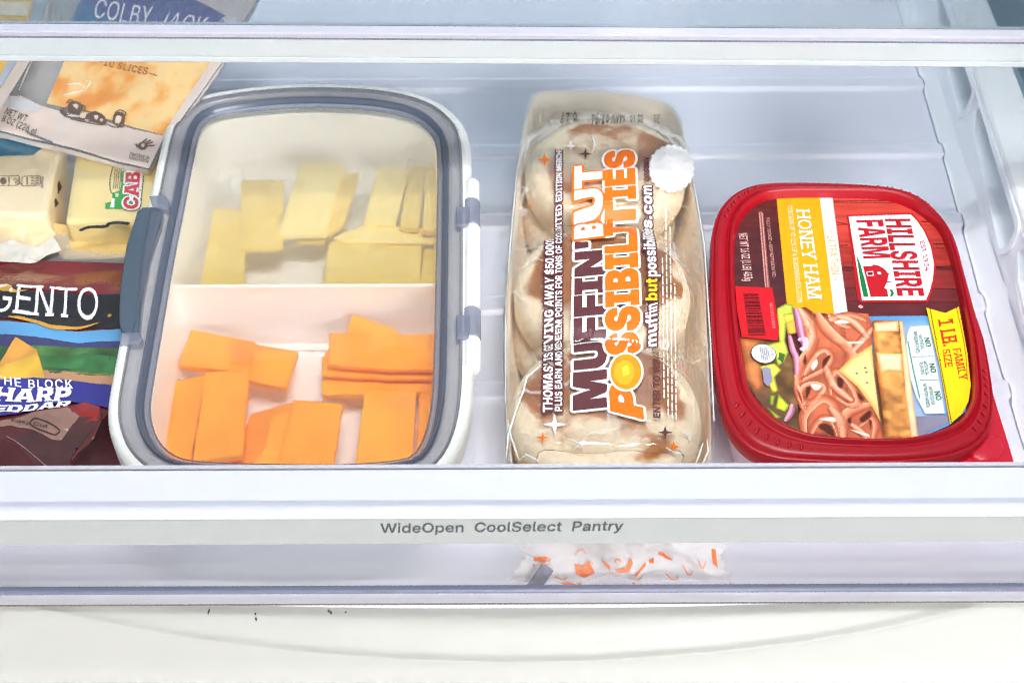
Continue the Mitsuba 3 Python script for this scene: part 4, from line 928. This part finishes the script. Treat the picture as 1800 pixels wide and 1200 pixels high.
ink.line([(54, 742), (62, 736), (82, 742), (104, 756), (100, 764), (92, 764), (62, 752), (52, 744)], .0006, (50, 36, 34), 3)
ink.text('Easy Cut', (20, 741), (84, 753), (22, 735), (60, 44, 40), 3, 460)
ink.build('dark_cheese_bag__folded_seal', 'm_gloss', label='maroon folded zip end at the front of the bag', smooth=True)
tag('dark_cheese_bag', 'dark printed bag of sliced cheese lying at the front left', 'cheese bag')

# two cheese blocks side by side
def blockmesh(pxs, z1, z0, taper=.0, seed=0, n=120):
    g = Polygon([at(*q, z1)[:2] for q in pxs]).buffer(-.004).buffer(.004, quad_segs=5); c = np.array(g.centroid.coords[0])
    rs = []
    for d, z in ((-.004, z0), (0, z0 + .004), (taper, z1 - .004), (taper * .9 - .0011, z1 - .0014), (taper - .0038, z1), (-.012, z1 + .0003), (-.02, z1 + .0003)):
        xy = ring(g.buffer(d, quad_segs=5), n, c)
        rs.append(np.column_stack([xy, z + fb(xy[:, 0], xy[:, 1], 45, seed) * .0012]))
    return loft(rs, True, True), g
ZK = .046
mA, gA = blockmesh([(-170, 220), (110, 238), (98, 290), (80, 380), (-170, 366)], ZK, .003, seed=2)
mat('m_blockA', (232, 214, 178), .3, clearcoat=.5); mat('m_blockB', (238, 216, 150), .3, clearcoat=.5)
obj('teal_label_cheese_block__cheese', mA, 'm_blockA', 50)
mB, gB = blockmesh([(132, 262), (300, 262), (276, 396), (112, 388)], ZK, .003, seed=4)
obj('barn_label_cheese_block__cheese', mB, 'm_blockB', 50)
SK = Surf(zf=lambda X, Y: ZK + .0006 + fb(X, Y, 45, 2) * .0012, z=ZK)
ink = Ink(SK, .0002, sub=.004)
ink.px([(-170, 230), (20, 246), (77, 259), (58, 273), (0, 275), (-170, 274)], (4, 104, 134), 1)
BR = (92, 78, 66)
for x0, x1 in ((-30, 35), (38, 72)):
    g = ink.poly([(x0, 310), (x1, 309), (x1, 327), (x0, 328)]).buffer(-.002).buffer(.002); ink.add(g.difference(g.buffer(-.0005)), BR, 1)
ink.text('110', (68, 312), (68, 325), (55, 312), BR, 1, 600); ink.text('5g', (34, 314), (34, 324), (24, 314), BR, 1, 500)
ink.disc(6, 319, 6, BR, 1); ink.line([(48, 312), (48, 325)], .0007, BR, 1, smooth=0); ink.line([(16, 312), (16, 326)], .0007, BR, 1, smooth=0); ink.line([(75, 312), (74, 330)], .0012, (150, 140, 126), 1, smooth=0)
ink.build('teal_label_cheese_block__label', 'm_gloss', label='teal label corner and small brown icons on the cheese block')
# wrapper folds at the block ends
def crumple(pxs, z, col, key, seed, amp=.006, h=None):
    s = Surf(z=z, zf=lambda X, Y: z + np.abs(fb(X, Y, 48, seed)) * amp * 2 - amp * .3 + fb(X, Y, 150, seed + 1) * amp * .5)
    k = Ink(s, .0002, sub=.0022); k.px(pxs, tone(col, .12, 90, seed), 0); k.build(key, 'm_gloss')
crumple([(-170, 366), (0, 376), (66, 384), (84, 392), (98, 412), (70, 440), (40, 452), (-170, 450)], .037, (226, 204, 164), 'teal_label_cheese_block__wrapper_end', 41)
crumple([(-170, 432), (0, 428), (24, 422), (60, 436), (94, 416), (108, 440), (60, 462), (-170, 470)], .0395, (212, 206, 194), 'teal_label_cheese_block__wrapper_flap', 43, .005)
mat('m_wrapside', (150, 118, 74), .25)
for px0, px1 in (((100, 318), (98, 342)), ((95, 350), (92, 366))):
    x = gA.exterior
    a, b = at(*px0, .036), at(*px1, .034)
    obj('teal_label_cheese_block__ink_mark', tube([a + [.0006, 0, 0], (a + b) / 2 + [.0014, 0, .001], b + [.0006, 0, 0]], [.0008, .0022, .0008], 7), mat('m_inkmark', (60, 46, 30), .5), 40)
tag('teal_label_cheese_block', 'cream wrapped cheese block with teal label at the left edge', 'cheese block')
SK2 = Surf(zf=lambda X, Y: ZK + .0006 + fb(X, Y, 45, 4) * .0012, z=ZK)
ink = Ink(SK2, .0002, sub=.004)
GN = (44, 158, 28)
def k2(x, y): return (x / 4.0, 240 + y / 4.0)
ink.px(P(k2, '790,400 850,380 855,250 890,240 905,300 990,300 990,420 960,515 870,512 740,510 742,470 790,460'), GN, 1)
ink.px(P(k2, '790,440 808,440 805,505 775,505'), (240, 240, 235), 2); ink.px(P(k2, '812,402 836,402 836,428 812,428'), (200, 230, 190), 2)
ink.line(P(k2, '800,200 775,300 778,380 800,404 850,372 858,250'), .0007, (110, 100, 80), 1)
for x in (798, 812, 826, 840): ink.line(P(k2, f'{x + 14},225 {x},370'), .0005, (120, 110, 90), 1, smooth=0)
ink.text('CABOT', k2(972, 520), k2(1000, 90), k2(868, 515), (196, 26, 40), 4, 860, .0011, (242, 240, 238), slab=5)
ink.line(P(k2, '872,520 930,526 985,510 1000,400 1012,280'), .0006, (90, 84, 80), 3)
ink.line([(143, 405), (158, 400), (186, 399), (192, 394), (208, 392), (225, 394)], .0024, (34, 26, 24), 2)
ink.build('barn_label_cheese_block__label', 'm_gloss', label='green barn and red lettering printed on the block')
crumple([(96, 392), (150, 402), (250, 398), (244, 452), (180, 456), (110, 456), (94, 430)], .030, (216, 186, 124), 'barn_label_cheese_block__wrapper_end', 47, .002)
s = Surf(z=.033, zf=lambda X, Y: .0335 + fb(X, Y, 60, 50) * .004)
ink = Ink(s, .0002, sub=.003); ink.px([(84, 410), (120, 412), (124, 440), (240, 446), (238, 468), (100, 468), (60, 460)], (228, 226, 226), 0); ink.build('barn_label_cheese_block__seal_strip', 'm_pouch', smooth=True)
tag('barn_label_cheese_block', 'pale yellow cheese block with green barn and red lettering', 'cheese block')

for key, g, sd in (('teal_label_cheese_block', gA, 81), ('barn_label_cheese_block', gB, 83)):
    s = Surf(zf=lambda X, Y: ZK + .0022 - .010 * smoothstep(-.003, .009, -np.array([0.0]) + 0 * X) * 0 + (.5 - np.abs(fb(X, Y * .6, 70, sd, 2))) ** 2 * .0050 - .0012 + fb(X, Y, 190, sd + 1) * .0014, z=ZK)
    k = Ink(s, .0002, sub=.0022); k.add(g.buffer(.001), (255, 255, 255), 0); k.build(key + '__clear_film', 'm_film', smooth=True)
# sliced cheese pouch lying tilted across the blocks
q0, q1, q2 = at(0, 233, .0545), at(262, 299, .0530), at(400, 20, .088)
nn = np.cross(q1 - q0, q2 - q0); 
def pouch_plane(X, Y): return q0[2] - (nn[0] * (X - q0[0]) + nn[1] * (Y - q0[1])) / nn[2]
def pz_(X, Y): return pouch_plane(X, Y) + fb(X, Y, 30, 61) * .003 + fb(X, Y, 110, 62) * .0012
SP = Surf(zf=pz_, z=.06)
po = [(-140, 205), (0, 233), (130, 265), (262, 299), (292, 250), (330, 195), (391, 106), (432, 30), (470, -50), (120, -90), (-60, -90), (-140, 40)]
ink = Ink(SP, .0002, sub=.004)
pp = ink.poly(po)
k = Ink(SP, .0002, sub=.005); k.add(pp, (255, 255, 255), 0); k.build('sliced_cheese_pouch__film', 'm_pouch', label='clear crinkled film of the pouch', smooth=True)
def marble(x, y):
    t = smoothstep(-.12, .12, fb(x, y, 70, 66, 4))[:, None]
    return np.array([230, 148, 54]) * (1 - t) + np.array([240, 204, 142]) * t
ink.px([(130, 60), (82, 183), (120, 192), (290, 240), (336, 170), (385, 95), (398, 60)], marble, 2, sub=.0022)
ink.px([(-40, 150), (22, 170), (84, 190), (290, 240), (262, 297), (0, 231), (-60, 215)], shiny((226, 208, 198), .06, 30), 1)
ink.px([(22, 170), (38, 170), (78, 190), (60, 200), (24, 195), (-40, 170)], (206, 206, 210), 3)
ink.px([(372, 105), (391, 106), (330, 195), (292, 250), (286, 240), (330, 170)], (216, 200, 190), 3)
ink.px([(160, -50), (143, 0), (112, 62), (392, 62), (396, 24), (346, -2), (250, -50)], shiny((86, 82, 140), .2, 40), 3)
ink.px([(142, 2), (112, 62), (180, 62), (190, 20)], shiny((76, 110, 150), .2, 40), 4)
ink.px([(346, -2), (396, 24), (392, 62), (420, 50), (470, -50), (250, -50)], shiny((206, 190, 186), .1, 40), 3)
ink.add(Point(*SP.to(400, 38)).buffer(.0052).difference(Point(*SP.to(400, 38)).buffer(.0044)), (240, 236, 240), 5)
for x in (394, 404): ink.line([(x, 30), (x + 2, 44)], .0008, (240, 236, 240), 5, smooth=0)
CR = (236, 226, 228)
ink.text('COLBY', (163, 29), (262, 44), (172, -2), CR, 5, 480, track=.05)
ink.text('JACK', (271, 50), (354, 62), (286, 20), CR, 5, 480, track=.05)
DB = (104, 74, 54)
ink.text('10 SLICES', (182, 115), (258, 133), (186, 104), (140, 92, 40), 4, 560, track=.1); ink.line([(262, 130), (276, 134)], .0006, (140, 92, 40), 4, smooth=0); ink.line([(166, 106), (178, 109)], .0006, (140, 92, 40), 4, smooth=0)
ink.text('NET WT', (8, 203), (45, 217), (14, 192), (66, 66, 66), 5, 500); ink.text('8 OZ (226 g)', (3, 216), (62, 240), (8, 205), (66, 66, 66), 5, 500)
ink.px([(46, 236), (50, 234), (94, 252), (92, 256)], (112, 120, 126), 5)
for a, b, n in (((36, 170), (78, 189), 8), ((190, 216), (284, 239), 16)):
    for u in np.linspace(0, 1, n): ink.add(Point(*SP.to(a[0] + (b[0] - a[0]) * u, a[1] + (b[1] - a[1]) * u)).buffer(.00055, quad_segs=2), (150, 130, 116), 4)
for q in ([(106, 196), (118, 200), (116, 206), (108, 202)], [(122, 182), (136, 180), (147, 188), (144, 198), (130, 202), (120, 196)], [(110, 206), (140, 208), (160, 200), (178, 202), (187, 212), (184, 221), (160, 216), (140, 213)], [(204, 199), (220, 203), (216, 224), (202, 222), (198, 214)]):
    ink.px(q, DB, 4, smooth=3)
for q in ([(108, 196), (122, 190), (128, 198)], [(118, 206), (130, 200), (150, 206)], [(146, 196), (160, 200), (170, 199), (182, 206), (188, 216)], [(126, 212), (150, 217), (176, 222), (190, 221)], [(140, 186), (150, 190), (148, 200)], [(118, 184), (124, 178), (132, 182)], [(203, 200), (210, 196), (220, 199), (222, 205)], [(192, 222), (200, 226), (218, 226)]):
    ink.line(q, .0007, DB, 5)
for q in ([(128, 186), (138, 186), (136, 194)], [(150, 212), (158, 214), (152, 216)], [(176, 212), (182, 212), (179, 217)], [(142, 202), (152, 200), (150, 210), (142, 209)], [(166, 206), (174, 206), (170, 214)], [(206, 206), (214, 208), (211, 219), (203, 217)]): ink.px(q, (226, 206, 186), 5, smooth=3)
ink.disc(251, 259, 8, DB, 4, 7); ink.disc(252, 258, 3.4, (214, 196, 186), 5)
for a, b in (((243, 262), (240, 256)), ((252, 252), (258, 247)), ((255, 254), (265, 249)), ((257, 256), (269, 252)), ((258, 259), (271, 258))): ink.line([a, b], .0011, DB, 4, smooth=0)
ink.text('PARTNER IN', (229, 275), (262, 283), (231, 270), DB, 4, 600); ink.text('EDUCATION', (227, 281), (260, 289), (229, 276), DB, 4, 600)
ink.build('sliced_cheese_pouch__print', 'm_gloss', label='orange marbled slices, cow drawing and lettering of the pouch', smooth=True)
k = Ink(Surf(zf=lambda X, Y: pouch_plane(X, Y) + fb(X, Y, 30, 61) * .003 + .0022 + fb(X, Y, 95, 65) * .0030 + fb(X, Y, 260, 66) * .0012, z=.06), .0002, sub=.0022)
k.add(pp.buffer(-.001), (255, 255, 255), 0); k.build('sliced_cheese_pouch__cover_film', 'm_film', smooth=True)
e = np.array(pp.exterior.segmentize(.005).coords)[:-1]; c = e.mean(0)
r0 = np.column_stack([e, pz_(e[:, 0], e[:, 1]) - .0004]); r1 = np.column_stack([c + (e - c) * .985, pz_(e[:, 0], e[:, 1]) - .0055]); r2 = np.column_stack([c + (e - c) * .93, pz_(e[:, 0], e[:, 1]) - .0085])
mat('m_pouchback', (196, 190, 184), .4)
obj('sliced_cheese_pouch__backing', loft([r2, r1, r0], True), 'm_pouchback', 50)
for pts in ([(112, 170), (130, 164), (152, 160)], [(118, 150), (140, 148), (150, 156)], [(60, 100), (48, 128), (34, 160)], [(145, 140), (160, 146), (152, 158)]):
    obj('sliced_cheese_pouch__crease_glint', tube([[*SP.to(x, y), float(pz_(*[np.array([w]) for w in SP.to(x, y)])[0]) + .0009] for x, y in pts], [.0002, .0006, .0002], 6), 'm_rim', 40)  # glints on the creased pouch film, modelled as white tubes
tag('sliced_cheese_pouch', 'tilted clear pouch of orange marbled cheese slices with purple header', 'cheese pouch')

# another pouch behind it at the left edge
zq = lambda X, Y: .0905 + fb(X, Y, 30, 71) * .004
SQ = Surf(zf=zq, z=.09)
ink = Ink(SQ, .0002, sub=.004)
ink.px([(-160, 150), (-8, 168), (22, 120), (70, 40), (100, -60), (-160, -60)], shiny((170, 174, 182), .14, 40, 5), 0)
ink.px([(-160, 132), (0, 134), (14, 108), (50, 40), (70, -60), (-160, -60)], shiny((214, 168, 84), .12, 40, 6), 1)
ink.px([(-160, 26), (48, 30), (56, 6), (-160, 2)], shiny((222, 204, 176), .1, 40, 6), 2)
ink.build('tan_cheese_pouch__print', 'm_gloss', label='tan cheese and grey film edge of the pouch', smooth=True)
e = np.array(ink.poly([(-160, 150), (-8, 168), (22, 120), (70, 40), (100, -60), (-160, -60)]).exterior.segmentize(.006).coords)[:-1]; c = e.mean(0)
obj('tan_cheese_pouch__backing', loft([np.column_stack([c + (e - c) * .96, np.full(len(e), .078)]), np.column_stack([e, zq(e[:, 0], e[:, 1]) - .0004])], True), 'm_pouchback', 50)
tag('tan_cheese_pouch', 'tan cheese pouch with grey film edge at the far left', 'cheese pouch')

# things standing on the glass shelf, seen in its glass and at its front
def jar(x, y, r, h, m, key, label, cat, lid=None, group=None):
    z = ZT; n = 40; th = np.arange(n) * 2 * np.pi / n
    c = lambda rr, zz: np.column_stack([x + rr * np.cos(th), y + rr * np.sin(th), np.full(n, zz)])
    obj(key + '__glass', loft([c(r * .86, z + .0002), c(r * .97, z + .003), c(r, z + .008), c(r, z + h * .75), c(r * .8, z + h * .86), c(r * .7, z + h * .9)], True), m, 50)
    obj(key + '__cap', loft([c(r * .74, z + h * .88), c(r * .76, z + h * .9), c(r * .76, z + h), c(r * .7, z + h * 1.01)], True, True), lid, 40)
    tag(key, label, cat, group)
yj = at(900, -6, ZT)[1] - .014
mat('m_cream', (232, 222, 196), .4); mat('m_greycap', (150, 160, 170), .4); mat('m_bluecap', (70, 96, 150), .3)
hazy('m_jar', .25, (190, 200, 215), (.85, .88, .92), .1)
jar(at(905, -6, ZT)[0], yj + .05, .046, .12, 'm_jar', 'glass_jar', 'clear glass jar at the middle of the upper shelf', 'jar', 'm_greycap')
jar(at(620, -6, ZT)[0], yj + .042, .034, .14, 'm_jar', 'glass_bottle', 'clear glass bottle on the upper shelf above the container', 'bottle', 'm_bluecap')
jar(at(1560, -6, ZT)[0], yj + .045, .04, .11, 'm_cream', 'cream_jar', 'cream coloured jar on the upper shelf above the ham tub', 'jar', 'm_greycap')
x = at(1135, -6, ZT)[0]
obj('white_carton', rbox(x - .024, x + .024, yj + .012, yj + .07, ZT + .0003, ZT + .13, .002), 'm_white', 30, 'white carton on the upper shelf above the muffins', 'carton')
